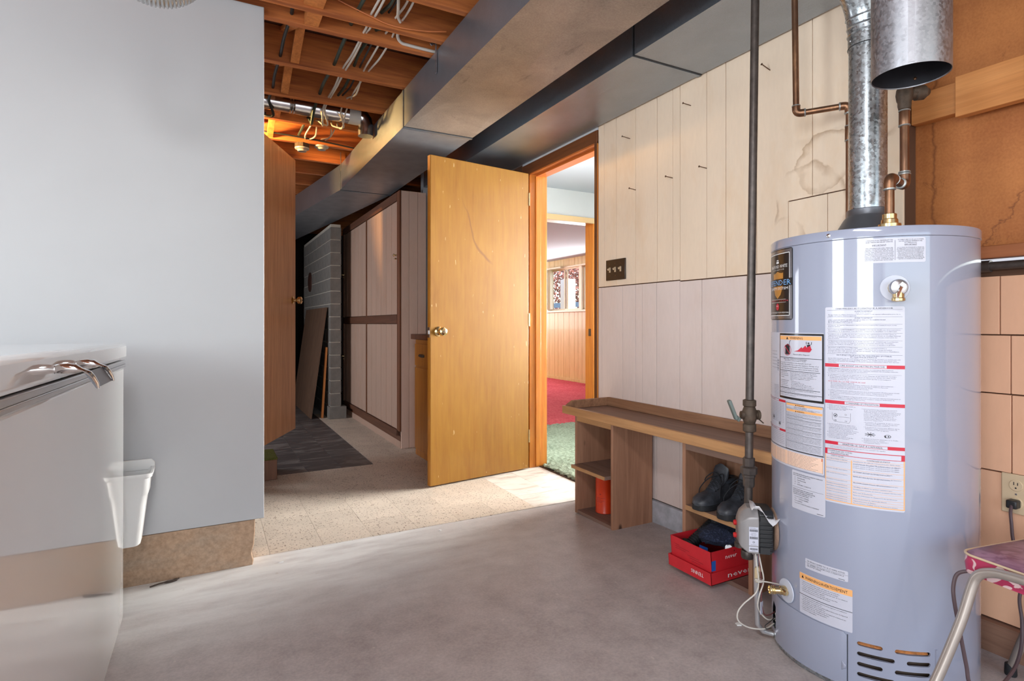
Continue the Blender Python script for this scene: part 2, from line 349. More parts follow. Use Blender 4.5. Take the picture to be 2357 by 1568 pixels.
RUSTPLATE = plain('flue_plate', rgb(78, 46, 36), .6, .3)
def carpet_mat(name, a, b, sc):
    m = NM(name); f = m.noise(sc, None, 4, .7); g = m.noise(3, None, 4)
    m.base(m.mix(.25, m.ramp(f, [(.3, a), (.68, b)]), m.ramp(g, [(.3, a), (.7, b)]))); m.set(.95, 0, .1); m.bump(f, .8, .012); return m.m
CARPET_G = carpet_mat('green_shag', rgb(104, 118, 98), rgb(174, 186, 164), 42)
CARPET_R = carpet_mat('red_carpet', rgb(184, 54, 66), rgb(224, 108, 116), 36)
STEPGREEN = carpet_mat('step_green', rgb(84, 86, 40), rgb(120, 122, 66), 120)
PANEL_Y = wood('knotty_panel', rgb(212, 178, 116), rgb(230, 200, 142), 'z', .45, coat=.15)
TRIMP = plain('pale_trim', rgb(226, 190, 140), .45)
WINF = plain('window_frame_cream', rgb(238, 220, 190), .4)
BLIND = plain('blind_slat', rgb(226, 214, 186), .6)
GLASS = NM('window_glass'); GLASS.base((1, 1, 1, 1)); GLASS.set(.0); GLASS.b.inputs['Transmission Weight'].default_value = 1; GLASS.b.inputs['IOR'].default_value = 1.02; GLASS = GLASS.m
FENCE = plain('fence_board', rgb(128, 140, 160), .8, var=.2, scale=6)
POSTW = plain('white_post', rgb(240, 240, 240), .7)
LEAF = plain('copper_leaf', rgb(168, 112, 100), .6, var=.5, scale=6)
GRASS = plain('lawn', rgb(96, 110, 70), .95, var=.3, scale=12)
BARK = plain('bark', rgb(70, 58, 50), .9)
FLORAL = NM('pink_floral_vinyl')
f1 = FLORAL.noise(24, None, 1, .4, 1.6)
FLORAL.base(FLORAL.mix(FLORAL.ramp(f1, [(.52, (0, 0, 0, 1)), (.55, (1, 1, 1, 1))]), rgb(176, 52, 88), rgb(222, 190, 190))); FLORAL.set(.35, 0, .5); FLORAL = FLORAL.m
FLORALT = NM('faded_floral_top')
f1 = FLORALT.noise(20, None, 2, .5, 1.5)
FLORALT.base(FLORALT.ramp(f1, [(.42, rgb(120, 78, 98)), (.56, rgb(150, 110, 128))])); FLORALT.set(.35); FLORALT = FLORALT.m
TUBE = plain('tube_leg', rgb(178, 168, 160), .35, .6)
BULB = NM('bulb_glow'); BULB.base((1, .8, .5, 1)); BULB.b.inputs['Emission Color'].default_value = (1, .62, .22, 1); BULB.b.inputs['Emission Strength'].default_value = 12; BULB = BULB.m
STICKER = plain('blue_sticker', rgb(40, 92, 178), .5)
LIME = plain('lime_ball', rgb(176, 190, 60), .7)
TAPE = plain('white_tape', rgb(206, 204, 200), .6)
PAPER = plain('crumpled_paper', rgb(214, 210, 212), .7)
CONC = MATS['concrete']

# ------------------------------------------------------------------ mesh helpers
def V(*a): return Vector(a)
class MB:
    def __init__(s): s.v = []; s.f = []; s.flat = []
    def add(s, vs, fs):
        o = len(s.v); s.v += [Vector(p) for p in vs]; s.f += [tuple(i+o for i in f) for f in fs]; return s
    def box(s, x0, x1, y0, y1, z0, z1):
        return s.add([(x0,y0,z0),(x1,y0,z0),(x1,y1,z0),(x0,y1,z0),(x0,y0,z1),(x1,y0,z1),(x1,y1,z1),(x0,y1,z1)],
                     [(3,2,1,0),(4,5,6,7),(0,1,5,4),(1,2,6,5),(2,3,7,6),(3,0,4,7)])
    def obox(s, c, ax, ay, az):       # half-extent vectors
        c = Vector(c); ax = Vector(ax); ay = Vector(ay); az = Vector(az)
        vs = [c+sx*ax+sy*ay+sz*az for sz in (-1,1) for sx, sy in ((-1,-1),(1,-1),(1,1),(-1,1))]
        return s.add(vs, [(3,2,1,0),(4,5,6,7),(0,1,5,4),(1,2,6,5),(2,3,7,6),(3,0,4,7)])
    def beam(s, a, b, w, h, up=(0,0,1)):
        a = Vector(a); b = Vector(b); d = (b-a); u = Vector(up); sdir = d.cross(u).normalized(); uu = sdir.cross(d).normalized()
        return s.obox((a+b)/2, d/2, sdir*w/2, uu*h/2)
    def prism(s, poly, axis, lo, hi):  # poly in the two other axes, in order
        n = len(poly)
        def mk(p, t):
            return (t,p[0],p[1]) if axis == 'x' else (p[0],t,p[1]) if axis == 'y' else (p[0],p[1],t)
        vs = [mk(p,lo) for p in poly]+[mk(p,hi) for p in poly]
        return s.add(vs, [tuple(range(n))[::-1], tuple(range(n,2*n))]+[(i,(i+1)%n,n+(i+1)%n,n+i) for i in range(n)])
    def tube(s, pts, r, n=12, cap=True):
        pts = [Vector(p) for p in pts]; k = len(pts)
        rs = r if isinstance(r, (list, tuple)) else [r]*k
        t0 = (pts[1]-pts[0]).normalized()
        u = t0.cross(Vector((0,0,1)));
        if u.length < 1e-3: u = t0.cross(Vector((1,0,0)))
        u.normalize(); rings = []
        for i, p in enumerate(pts):
            t = ((pts[min(i+1,k-1)]-p).normalized()+(p-pts[max(i-1,0)]).normalized())
            t = t.normalized() if t.length > 1e-6 else t0
            u = (u-t*u.dot(t)); u.normalize(); w = t.cross(u)
            rings.append([p+rs[i]*(math.cos(2*PI*j/n)*u+math.sin(2*PI*j/n)*w) for j in range(n)])
        return s.loft(rings, cap)
    def loft(s, rings, cap=True, closed=True):
        n = len(rings[0]); k = len(rings); fs = []
        for i in range(k-1):
            for j in range(n if closed else n-1):
                fs.append((i*n+j, i*n+(j+1)%n, (i+1)*n+(j+1)%n, (i+1)*n+j))
        if cap: fs += [tuple(range(n))[::-1], tuple(range((k-1)*n, k*n))]
        return s.add([p for r in rings for p in r], fs)
    def lathe(s, prof, c=(0,0,0), axis=(0,0,1), n=32, cap=True):
        c = Vector(c); a = Vector(axis).normalized(); u = a.cross(Vector((0,0,1)))
        if u.length < 1e-3: u = a.cross(Vector((1,0,0)))
        u.normalize(); w = a.cross(u)
        return s.loft([[c+a*h+max(r,1e-5)*(math.cos(2*PI*j/n)*u+math.sin(2*PI*j/n)*w) for j in range(n)] for r, h in prof], cap)
    def ball(s, c, r, sq=(1,1,1), n=16):
        m = n//2; c = Vector(c)
        rings = [[c+Vector((sq[0]*r*math.sin(PI*i/m)*math.cos(2*PI*j/n), sq[1]*r*math.sin(PI*i/m)*math.sin(2*PI*j/n), -sq[2]*r*math.cos(PI*i/m))) for j in range(n)] for i in range(1,m)]
        o = len(s.v); s.loft(rings, True); return s
    def xf(s, M): s.v = [M @ p for p in s.v]; return s
    def move(s, *d): d = Vector(d); s.v = [p+d for p in s.v]; return s

ORG = {}
def obj(name, mb, mat, parent=None, local=False, bevel=0, kind=None, label=None, recalc=True, smooth=38):
    me = bpy.data.meshes.new(name)
    o = bpy.data.objects.new(name, me); COL.objects.link(o)
    org = Vector((0,0,0))
    if parent is not None:
        o.parent = parent; org = ORG.get(parent.name, org)
    vs = mb.v if local else [p-org for p in mb.v]
    me.from_pydata([tuple(p) for p in vs], [], mb.f)
    mats = mat if isinstance(mat, (list, tuple)) else [mat]
    for m_ in mats: me.materials.append(m_)
    if recalc:
        bm = bmesh.new(); bm.from_mesh(me); bmesh.ops.recalc_face_normals(bm, faces=bm.faces); bm.to_mesh(me); bm.free()
    me.polygons.foreach_set('use_smooth', [True]*len(me.polygons))
    me.set_sharp_from_angle(angle=math.radians(smooth))
    if bevel:
        b = o.modifiers.new('bevel', 'BEVEL'); b.width = bevel; b.segments = 2; b.limit_method = 'ANGLE'; b.angle_limit = math.radians(40)
    if kind: o['kind'] = kind
    if label: o['label'] = label
    ORG[o.name] = org
    return o
def thing(name, label, cat, loc, group=None, rot=None, kind=None):
    o = bpy.data.objects.new(name, None); COL.objects.link(o); o.location = loc; o.empty_display_size = .05
    if rot: o.rotation_euler = rot
    if label: o['label'] = label
    if cat: o['category'] = cat
    if group: o['group'] = group
    if kind: o['kind'] = kind
    ORG[o.name] = Vector(loc)
    return o
def tag(o, label, cat, group=None):
    o['label'] = label; o['category'] = cat
    if group: o['group'] = group
    return o
def inst(src, name, parent, loc, rot=None, scale=None):   # another piece sharing the mesh
    c = src.copy(); c.name = name; COL.objects.link(c); c.parent = parent; c.location = loc
    if rot: c.rotation_euler = rot
    if scale: c.scale = scale
    ORG[c.name] = ORG.get(src.name, Vector()); return c
def struct(name, mb, mat, **kw): return obj(name, mb, mat, None, kind='structure', **kw)
def catenary(a, b, sag, n=8, side=(0,0,0)):
    a = Vector(a); b = Vector(b); s_ = Vector(side)
    return [a.lerp(b, i/n)+Vector((0,0,-sag*4*(i/n)*(1-i/n)))+s_*math.sin(PI*i/n) for i in range(n+1)]
def spline(pts, sub=6):
    P = [Vector(p) for p in pts]; P = [P[0]*2-P[1]]+P+[P[-1]*2-P[-2]]; out = []
    for i in range(1, len(P)-2):
        for k in range(sub):
            t = k/sub; a, b, c, d = P[i-1:i+3]
            out.append(.5*((2*b)+(-a+c)*t+(2*a-5*b+4*c-d)*t*t+(-a+3*b-3*c+d)*t**3))
    return out+[P[-2]]

# text: collected first, meshed together at the end; frame(x, y) -> point
TEXTS = []
class Print:                     # one part of lettering in one ink
    def __init__(s, frame, mat, parent, name='lettering'): s.frame, s.mat, s.parent, s.name, s.mb = frame, mat, parent, name, MB()
    def text(s, body, x, y, h, w=None, al='L', rot180=False): TEXTS.append((s, body, x, y, h, w, al, rot180)); return s
    def rect(s, x0, x1, y0, y1, n=None):
        n = n or max(1, int(abs(x1-x0)/.008))
        vs = [s.frame(x0+(x1-x0)*i/n, y) for y in (y0, y1) for i in range(n+1)]
        s.mb.add(vs, [(i, i+1, n+2+i, n+1+i) for i in range(n)]); return s
    def poly(s, pts): s.mb.add([s.frame(*p) for p in pts], [tuple(range(len(pts)))]); return s
    def fill(s, pts, n=24):     # polygon laid on a curved sheet in narrow upright strips
        x0 = min(p[0] for p in pts); x1 = max(p[0] for p in pts); cols = []
        for i in range(n+1):
            x = x0+(x1-x0)*min(max(i/n, 1e-4), 1-1e-4); ys = []
            for a, b in zip(pts, pts[1:]+pts[:1]):
                if (a[0]-x)*(b[0]-x) <= 0 and a[0] != b[0]: ys.append(a[1]+(b[1]-a[1])*(x-a[0])/(b[0]-a[0]))
            cols.append((x, min(ys), max(ys)))
        o = [s.frame(x, y) for x, a, b in cols for y in (a, b)]
        s.mb.add(o, [(2*i, 2*i+2, 2*i+3, 2*i+1) for i in range(n)]); return s
    def ring(s, cx, cy, r0, r1, n=28, sx=1):
        vs = [s.frame(cx+sx*r*math.cos(2*PI*i/n), cy+r*math.sin(2*PI*i/n)) for r in (r0, r1) for i in range(n)]
        s.mb.add(vs, [(i, (i+1)%n, n+(i+1)%n, n+i) for i in range(n)]); return s
    def line(s, a, b, w):
        a = Vector((a[0], a[1])); b = Vector((b[0], b[1])); d = (b-a).normalized(); p = Vector((-d.y, d.x))*w/2
        return s.poly([tuple(a-p), tuple(b-p), tuple(b+p), tuple(a+p)])
PRINTS = []
def printer(frame, mat, parent, name='lettering'):
    p = Print(frame, mat, parent, name); PRINTS.append(p); return p
def flush_text():
    tmp = []
    for (s, body, *_r) in TEXTS:
        cu = bpy.data.curves.new('t', 'FONT'); cu.body = body; cu.size = 1; cu.resolution_u = 1
        o = bpy.data.objects.new('t', cu); COL.objects.link(o); tmp.append(o)
    bpy.context.view_layer.update(); dg = bpy.context.evaluated_depsgraph_get()
    for o, (s, body, x, y, h, w, al, r180) in zip(tmp, TEXTS):
        e = o.evaluated_get(dg); me = e.to_mesh(); vs = [v.co.copy() for v in me.vertices]; fs = [tuple(p.vertices) for p in me.polygons]; e.to_mesh_clear()
        if not vs: continue
        x0 = min(v.x for v in vs); x1 = max(v.x for v in vs)
        ky = h/.72; kx = ky
        if w: kx = w/(x1-x0)
        wid = (x1-x0)*kx; off = {'L': 0, 'C': -wid/2, 'R': -wid}[al]
        pts = []
        for v in vs:
            px = (v.x-x0)*kx+off; py = v.y*ky
            if r180: px, py = -px, -py
            pts.append(s.frame(x+px, y+py))
        s.mb.add(pts, fs)
    for o in tmp:
        cu = o.data; bpy.data.objects.remove(o); bpy.data.curves.remove(cu)
    for p in PRINTS:
        if p.mb.v: obj(p.name, p.mb, p.mat, p.parent, recalc=False, kind='stuff' if p.name in ('lettering', 'table_rule') else None)

# ------------------------------------------------------------------ the setting
# garage slab, rising a little away from the doorway
def floor_z(y): return 0 if y >= 2.74 else (.045*(2.74-y)/1.74 if y > 1.0 else .045)
mb = MB(); ys = [-3.2, 1.0, 2.74, 9.1]; vs = []
for z_off in (0, -.15):
    for y in ys:
        for x in (-2.6, 2.2): vs.append((x, y, (floor_z(y) if z_off == 0 else z_off)))
k = 8
mb.add(vs, [(0,1,3,2),(2,3,5,4),(4,5,7,6),(8,10,11,9),(10,12,13,11),(12,14,15,13),
            (0,2,10,8),(2,4,12,10),(4,6,14,12),(1,9,11,3),(3,11,13,5),(5,13,15,7),(0,8,9,1),(6,7,15,14)])
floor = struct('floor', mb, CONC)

# nine inch floor tiles, each a piece of the floor
T = .2286; G = .0011
def tiles(x0, x1, y0, y1, mat, ox, oy, thick=.003, zb=.0, G=.0011):
    i0 = math.floor((x0-ox)/T); i1 = math.ceil((x1-ox)/T); j0 = math.floor((y0-oy)/T); j1 = math.ceil((y1-oy)/T)
    cache = {}
    for i in range(i0, i1):
        for j in range(j0, j1):
            a, b = max(x0, ox+i*T), min(x1, ox+(i+1)*T); c, d = max(y0, oy+j*T), min(y1, oy+(j+1)*T)
            if b-a < .01 or d-c < .01: continue
            key = (round(b-a, 3), round(d-c, 3)); w, h = (b-a)/2-G/2, (d-c)/2-G/2
            mt = mat(i, j) if callable(mat) else mat
            dz = random.uniform(0, .0004)
            kk = key+(mt.name,)
            if kk not in cache:
                cache[kk] = obj('tile', MB().box(-w, w, -h, h, 0, thick), mt, floor); cache[kk].location = ((a+b)/2, (c+d)/2, zb+dz)
            else: inst(cache[kk], 'tile', floor, ((a+b)/2, (c+d)/2, zb+dz))
tiles(.18, 1.62, 2.742, 4.14, TILE_B, 1.62-7*T, 2.742)
tiles(1.62, 2.12, 2.742, 4.32, TILE_W, 1.62, 2.742)
tiles(1.075, 1.62, 4.14, 6.75, TILE_B, 1.075, 4.14)
tiles(-.25, 1.072, 4.14, 8.0, TILE_D, 1.072-6*T, 4.14-T*.27, G=.003)
tiles(-.25, .18, 2.742, 4.14, TILE_B, 1.62-9*T, 2.742)

# white panel wall at the left on its curb
wl = struct('wall_left', MB().box(-2.5, .217, 2.657, 2.685, .195, 2.39), WHITE_WALL, bevel=.003)
mb = MB()   # the curb, its end ragged
poly = [(-2.5, 0), (.172, 0), (.176, .02), (.168, .05), (.178, .09), (.181, .14), (.182, .193), (-2.5, .193)]
mb.prism(poly, 'y', 2.66, 2.82)
struct('trim_1', mb, CURB, bevel=.004)

# paneled wall on the right: backing, then each plank
wr = struct('wall_right', MB().box(2.041, 2.15, 1.045, 2.715, 0, 2.56).box(2.041, 2.15, 2.715, 3.525, 2.19, 2.56)
            .box(2.041, 2.15, 3.6, 4.62, 0, 2.56).box(2.041, 2.15, 3.525, 3.6, 0, 2.56), JOINT)
def plank(y0, y1, z0, z1, mat, gap=.0026, poly=None, dx=0):
    x0 = 2.031+dx
    if poly: m_ = MB().prism(poly, 'x', x0, 2.0405)
    else: m_ = MB().box(x0, 2.0405, y0+gap/2, y1-gap/2, z0, z1)
    return obj('plank', m_, mat, wr, bevel=.0012)
ub = [2.713, 2.658, 2.547, 2.382, 2.218, 2.107, 2.057]
for a, b in zip(ub[1:], ub[:-1]): plank(a, b, 1.244, 2.4, CREAM, dx=random.uniform(0, .002))
ub = [2.055, 1.887, 1.778, 1.618]
for a, b in zip(ub[1:], ub[:-1]): plank(a, b, 1.239, 2.4, CREAM, dx=-.002+random.uniform(0, .001))
g = .0013
plank(0, 0, 0, 0, CREAM, poly=[(1.618-g, 1.239), (1.618-g, 2.4), (1.369+g, 2.4), (1.369+g, 1.516), (1.471+g, 1.516), (1.471+g, 1.239)])
plank(1.047, 1.369, 1.516, 2.4, CREAM)
plank(1.309, 1.471, 1.239, 1.512, CREAM); plank(1.047, 1.309, 1.239, 1.512, CREAM)
lb = [2.713, 2.68, 2.492, 2.384, 2.331, 2.221, 2.059]
for a, b in zip(lb[1:], lb[:-1]): plank(a, b, .127, 1.239, PINKP, dx=random.uniform(0, .0015))
lb = [2.059, 1.918, 1.669, 1.5, 1.3, 1.047]
for a, b in zip(lb[1:], lb[:-1]): plank(a, b, .127, 1.234, PINKP, dx=random.uniform(0, .0015))
struct('trim_2', MB().box(2.012, 2.041, 1.045, 2.72, 0, .122), FOOT, bevel=.004)
struct('trim_3', MB().box(2.02, 2.041, 3.526, 4.6, 2.19, 2.4).box(2.028, 2.041, 2.715, 3.62, 2.172, 2.2), FURRING)

# the end of the wall and the plywood recess behind the heater
wp = struct('wall_plywood', MB().box(2.10, 2.16, -3.2, 1.045, 1.26, 2.56), PLYWALL)
wt = struct('wall_tileboard', MB().box(2.105, 2.16, -3.2, 1.045, 0, 1.2), JOINT)
for z0, z1, offs in ((.998, 1.172, .811), (.822, .994, .785), (.588, .818, .783), (.14, .584, .90)):
    y = offs+.9 if z0 > .2 else 1.04
    ysb = [1.042, offs] + [offs-.31*i for i in range(1, 4)]
    for b, a in zip(ysb[:-1], ysb[1:]):
        obj('tileboard_panel', MB().box(2.092, 2.106, a+.0015, b-.0015, z0, z1), TILEBOARD, wt, bevel=.001)
struct('baseboard_right', MB().box(2.07, 2.105, -3.2, 1.04, .045, .135), wood('dusty_base', rgb(120, 84, 66), rgb(150, 112, 92), 'y', .7))
obj('ledge_board', MB().box(2.055, 2.10, -3.2, 1.04, 1.225, 1.262), BOARDLOW, wp, bevel=.002)
obj('wall_brace', MB().box(2.062, 2.10, -.8, 1.04, 1.688, 1.785), BOARD, wp, bevel=.002)
obj('brace_board', MB().box(2.03, 2.062, -.8, .90, 1.665, 1.79), BOARD, wp, bevel=.002)
tag(obj('iron_pipe', MB().tube([(2.085, 1.03, 1.203), (2.085, -3.1, 1.203)], .013).lathe([(.018, 0), (.018, .03)], (2.085, .86, 1.203), (0, -1, 0)), BLACKPIPE),
    'black iron pipe lying in the dark gap above the square wall panels', 'pipe')

# shell of the garage behind and beside the camera, and the dark rear rooms
struct('wall_front', MB().box(-2.6, -2.2, -3.3, -3.2, 0, 2.56).box(2.0, 2.2, -3.3, -3.2, 0, 2.56).box(-2.2, 2.0, -3.3, -3.2, 2.25, 2.56), SHELL)
struct('wall_side', MB().box(-2.6, -2.5, -3.2, 2.7, 0, 2.56), SHELL)
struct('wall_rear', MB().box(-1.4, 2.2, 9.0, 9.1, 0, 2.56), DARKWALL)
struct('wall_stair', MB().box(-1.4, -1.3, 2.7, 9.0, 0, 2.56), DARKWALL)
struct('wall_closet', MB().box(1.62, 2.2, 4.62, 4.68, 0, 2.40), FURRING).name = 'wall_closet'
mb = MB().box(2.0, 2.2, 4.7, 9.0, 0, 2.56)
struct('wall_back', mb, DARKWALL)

# ceiling of bare joists
ceil = struct('ceiling', MB().box(-2.6, 2.2, -3.2, 9.1, 2.56, 2.6), SUBFL)
jm = obj('joist', MB().box(-2.3, 2.27, -.019, .019, 0, .188), JOIST, ceil, bevel=.002); jm.location = (-.24, 2.709, 2.37)
JY = [2.709+.4403*i for i in range(-13, 15) if i != 0]+[2.554]
for y in JY: inst(jm, 'joist', ceil, (-.24, y, 2.37+random.uniform(-.002, .002)))
def bridging(x, y0, y1, flip=False):
    a = (x, y0, 2.54 if flip else 2.385); b = (x, y1, 2.385 if flip else 2.54)
    obj('bridging', MB().beam(a, b, .042, .019, (0, 0, 1)), BRIDGE, ceil, bevel=.001)
for i in range(-3, 6):
    y = 2.709+.4403*i
    if i == -1: continue
    bridging(.40, y+.022, y+.4403-.022, True); bridging(.35, y+.022, y+.4403-.022, False)
obj('blocking', MB().box(.385, .445, 2.576, 2.686, 2.372, 2.555), BRIDGE, ceil)
obj('blocking', MB().box(.36, .44, 2.29, 2.533, 2.378, 2.555), BRIDGE, ceil)
obj('blocking', MB().box(.28, .32, 4.06, 4.42, 2.45, 2.555), BRIDGE, ceil)

# doorway casing and jambs (trim)
mb = MB().box(2.022, 2.041, 2.715, 3.62, 2.098, 2.170)
struct('trim_4', mb, CASING, bevel=.002)
struct('trim_5', MB().box(2.020, 2.041, 2.716, 2.738, .0, 2.098).box(2.020, 2.041, 3.555, 3.62, 0, 2.098), CASINGZ, bevel=.002)
mb = MB().box(2.024, 2.168, 3.508, 3.526, .003, 2.108).box(2.024, 2.168, 2.714, 2.732, .003, 2.108)
mb.box(2.07, 2.110, 3.496, 3.509, .012, 2.08).box(2.07, 2.11, 2.731, 2.744, .012, 2.08)
struct('trim_6', mb, JAMB, bevel=.0015)
struct('trim_7', MB().box(2.024, 2.168, 2.714, 3.526, 2.09, 2.108).box(2.07, 2.11, 2.744, 3.496, 2.078, 2.091), JAMB_H, bevel=.0015)

# ------------------------------------------------------------------ hall and den beyond the doorway
FURHALL = plain('hall_white', rgb(214, 216, 216), .7)
struct('wall_hall', MB().box(2.15, 5.2, .9, 1.0, 0, 2.56).box(2.15, 2.168, 1.0, 2.713, 0, 2.4).box(2.15, 2.168, 3.527, 4.8, 0, 2.4).box(2.15, 2.168, 2.713, 3.527, 2.108, 2.4)
       .box(5.05, 5.15, 1.0, 4.8, 0, 2.56), FURHALL)
struct('wall_den', MB().box(2.2, 2.64, 4.8, 4.92, 0, 2.56).box(3.54, 6.0, 4.8, 4.92, 0, 2.56).box(2.64, 3.54, 4.8, 4.92, 2.09, 2.56), FURHALL)
struct('ceiling_hall', MB().box(2.15, 5.2, .95, 4.8, 2.38, 2.42), CEIL_W)
struct('ceiling_den', MB().box(2.0, 5.9, 4.92, 11.6, 2.2, 2.26), CEIL_W)
struct('wall_den_far', MB().box(2.0, 5.9, 11.5, 11.6, 0, 2.3).box(2.2, 2.3, 4.92, 11.5, 0, 2.3), PANEL_Y)
struct('trim_8', MB().box(2.6, 3.60, 4.778, 4.801, 2.062, 2.117).box(3.54, 3.6, 4.778, 4.801, 0, 2.062).box(2.58, 2.64, 4.778, 4.801, 0, 2.062), TRIMP, bevel=.002)
t8 = struct('trim_9', MB().box(3.522, 3.541, 4.795, 4.93, 0, 2.09).box(2.64, 2.66, 4.795, 4.93, 0, 2.09).box(2.66, 3.522, 4.795, 4.93, 2.062, 2.09), JAMB, bevel=.002)
obj('strike_plate', MB().box(3.519, 3.5225, 4.83, 4.87, .90, .975), RUSTY, t8)
# den window wall: sill wall of boards, window band, header boards
wdn = struct('wall_window', MB().box(5.72, 5.85, 4.92, 11.5, 0, 1.262).box(5.72, 5.85, 4.92, 11.5, 2.05, 2.3).box(5.72, 5.85, 9.22, 11.5, 1.262, 2.05).box(5.72, 5.85, 4.92, 6.4, 1.262, 2.05), plain('panel_groove', rgb(176, 128, 76), .6))
y = 6.2; i = 0
while y < 10.4:
    w_ = .10+.10*random.random(); y2 = y+w_
    obj('panel_board', MB().box(5.706, 5.722, y+.002, y2-.002, .03, 1.232), PANEL_Y, wdn, bevel=.002)
    obj('panel_board', MB().box(5.706, 5.722, y+.002, y2-.002, 2.06, 2.2), PANEL_Y, wdn, bevel=.002)
    y = y2
struct('baseboard_den', MB().box(5.69, 5.706, 6.0, 10.6, 0.0, .055), PANEL_Y)
w1 = struct('window_1', MB().box(5.68, 5.80, 6.4, 9.22, 2.03, 2.06).box(5.665, 5.80, 6.38, 9.24, 1.236, 1.272), WINF, bevel=.003)
obj('mullion', MB().box(5.69, 5.80, 8.075, 8.16, 1.27, 2.03), WINF, w1, bevel=.003)
obj('mullion', MB().box(5.69, 5.80, 9.16, 9.22, 1.27, 2.03), WINF, w1, bevel=.003)
obj('mullion', MB().box(5.69, 5.80, 6.4, 6.46, 1.27, 2.03), WINF, w1, bevel=.003)
def sash(y0, y1, x):
    f = obj('sash', MB().box(x, x+.025, y0, y0+.028, 1.285, 2.02).box(x, x+.025, y1-.028, y1, 1.285, 2.02).box(x, x+.025, y0, y1, 1.272, 1.30).box(x, x+.025, y0, y1, 2.005, 2.03), WINF, w1, bevel=.002)
    obj('pane', MB().box(x+.010, x+.014, y0+.028, y1-.028, 1.30, 2.005), GLASS, f)
sash(8.16, 8.68, 5.73); sash(8.62, 9.16, 5.76); sash(7.27, 8.075, 5.73); sash(6.46, 7.29, 5.76)
vb = thing('vertical_blind', 'cream vertical blind stacked at the left of the far window', 'blind', (5.66, 9.12, 1.27))
obj('head_rail', MB().box(5.60, 5.67, 8.6, 9.3, 2.03, 2.055), BLIND, vb)
for i in range(9):
    yy = 8.96+.035*i
    obj('slat', MB().obox((5.63, yy, 1.66), (.035, .012, 0), (-.0008, .0022, 0), (0, 0, .37)), BLIND, vb)

# carpets, with tufted geometry near the doorway
def carpet(name, x0, x1, y0, y1, h, mat, label, nx, ny, seed, keep=None):
    mb = MB(); vs = []
    rnd = random.Random(seed)
    for j in range(ny+1):
        for i in range(nx+1):
            x = x0+(x1-x0)*i/nx; y = y0+(y1-y0)*j/ny
            e = i in (0, nx) or j in (0, ny)
            z = h*(.55 if e else 1)+.6*h*(noise.noise(Vector((x*38, y*38, seed)))*.8+(rnd.random()-.5)*.5)
            if e: x += (rnd.random()-.5)*.015*(1 if i in (0, nx) else 0)
            vs.append((x, y, max(z, .002)))
    fs = [(j*(nx+1)+i, j*(nx+1)+i+1, (j+1)*(nx+1)+i+1, (j+1)*(nx+1)+i) for j in range(ny) for i in range(nx)]
    if keep:
        fs = [f for f in fs if keep(sum(vs[i][0] for i in f)/4, sum(vs[i][1] for i in f)/4)]
        used = sorted({i for f in fs for i in f}); mp = {o_: n_ for n_, o_ in enumerate(used)}
        mb.add([vs[i] for i in used], [tuple(mp[i] for i in f) for f in fs])
        return tag(obj(name, mb, mat, smooth=80), label, 'carpet')
    mb.add(vs, fs)
    b0 = [0, nx, (nx+1)*ny+nx, (nx+1)*ny]
    for a, b in ((list(range(nx+1)), 0), ([nx+(nx+1)*j for j in range(ny+1)], 1), ([(nx+1)*ny+i for i in range(nx+1)][::-1], 2), ([(nx+1)*j for j in range(ny+1)][::-1], 3)):
        o = len(mb.v); mb.v += [Vector((mb.v[k].x, mb.v[k].y, 0)) for k in a]
        mb.f += [(a[k], o+k, o+k+1, a[k+1]) for k in range(len(a)-1)]
    return tag(obj(name, mb, mat, smooth=80), label, 'carpet')
struct('floor_hall', MB().box(2.2, 6.0, .9, 11.6, -.1, -.001), SHELL)
carpet('shag_carpet', 2.118, 4.9, 2.0, 4.84, .022, CARPET_G, 'pale green shag carpet starting at the garage doorway', 230, 235, 3, lambda x, y: x > 2.172 or 2.738 < y < 3.502)
carpet('red_carpet', 2.35, 5.69, 4.845, 11.3, .012, CARPET_R, 'red carpet in the far room below the window', 90, 150, 5)
tag(obj('carpet_edge_strip', MB().prism([(2.098, 0), (2.13, 0), (2.126, .008), (2.104, .008)], 'y', 2.735, 3.505), RUSTY), 'dark worn strip along the front edge of the green carpet', 'threshold')

# outside the den window
gr = struct('ground_outside', MB().box(5.9, 16, 3, 18, .55, .6), GRASS)
fe = thing('slat_fence', 'grey board fence outside beyond the far window', 'fence', (9.2, 12.5, .6))
for i in range(6): obj('fence_board', MB().box(9.2, 9.225, 9.3, 15.6, .65+.17*i, .79+.17*i), FENCE, fe)
for y in (9.5, 11.5, 13.5, 15.4): obj('fence_post', MB().box(9.225, 9.3, y, y+.09, .6, 1.66), FENCE, fe)
tag(obj('porch_post', MB().box(6.75, 6.92, 10.05, 10.37, .6, 1.98).box(6.72, 6.95, 10.02, 10.40, .6, .72), POSTW), 'white porch post outside the far window', 'post')
rnd = random.Random(11)
for k, (cx, cy, cz, r, lab) in enumerate(((11.2, 18.0, 2.3, 1.45, 'copper leaved tree outside, left in the far window'), (11.4, 14.9, 2.3, 1.5, 'copper leaved tree outside, right in the far window'))):
    tr = thing('copper_tree', lab, 'tree', (cx, cy, .6))
    mb = MB()
    for i in range(3500):
        d = Vector((rnd.gauss(0, 1), rnd.gauss(0, 1), rnd.gauss(0, 1))).normalized()*r*(.5+.5*rnd.random())
        c = Vector((cx, cy, cz))+d; a = Vector((rnd.gauss(0, 1), rnd.gauss(0, 1), rnd.gauss(0, 1))).normalized(); b = a.cross(Vector((rnd.random(), .3, rnd.random()))).normalized()
        s_ = .045+.035*rnd.random(); mb.add([c-a*s_, c+b*s_*.5, c+a*s_, c-b*s_*.5], [(0, 1, 2, 3)])
    obj('foliage', mb, LEAF, tr, recalc=False, kind='stuff')
    obj('trunk', MB().tube([(cx, cy, .6), (cx+.05, cy, 1.6), (cx, cy+.05, 2.4)], [.09, .07, .04]), BARK, tr)

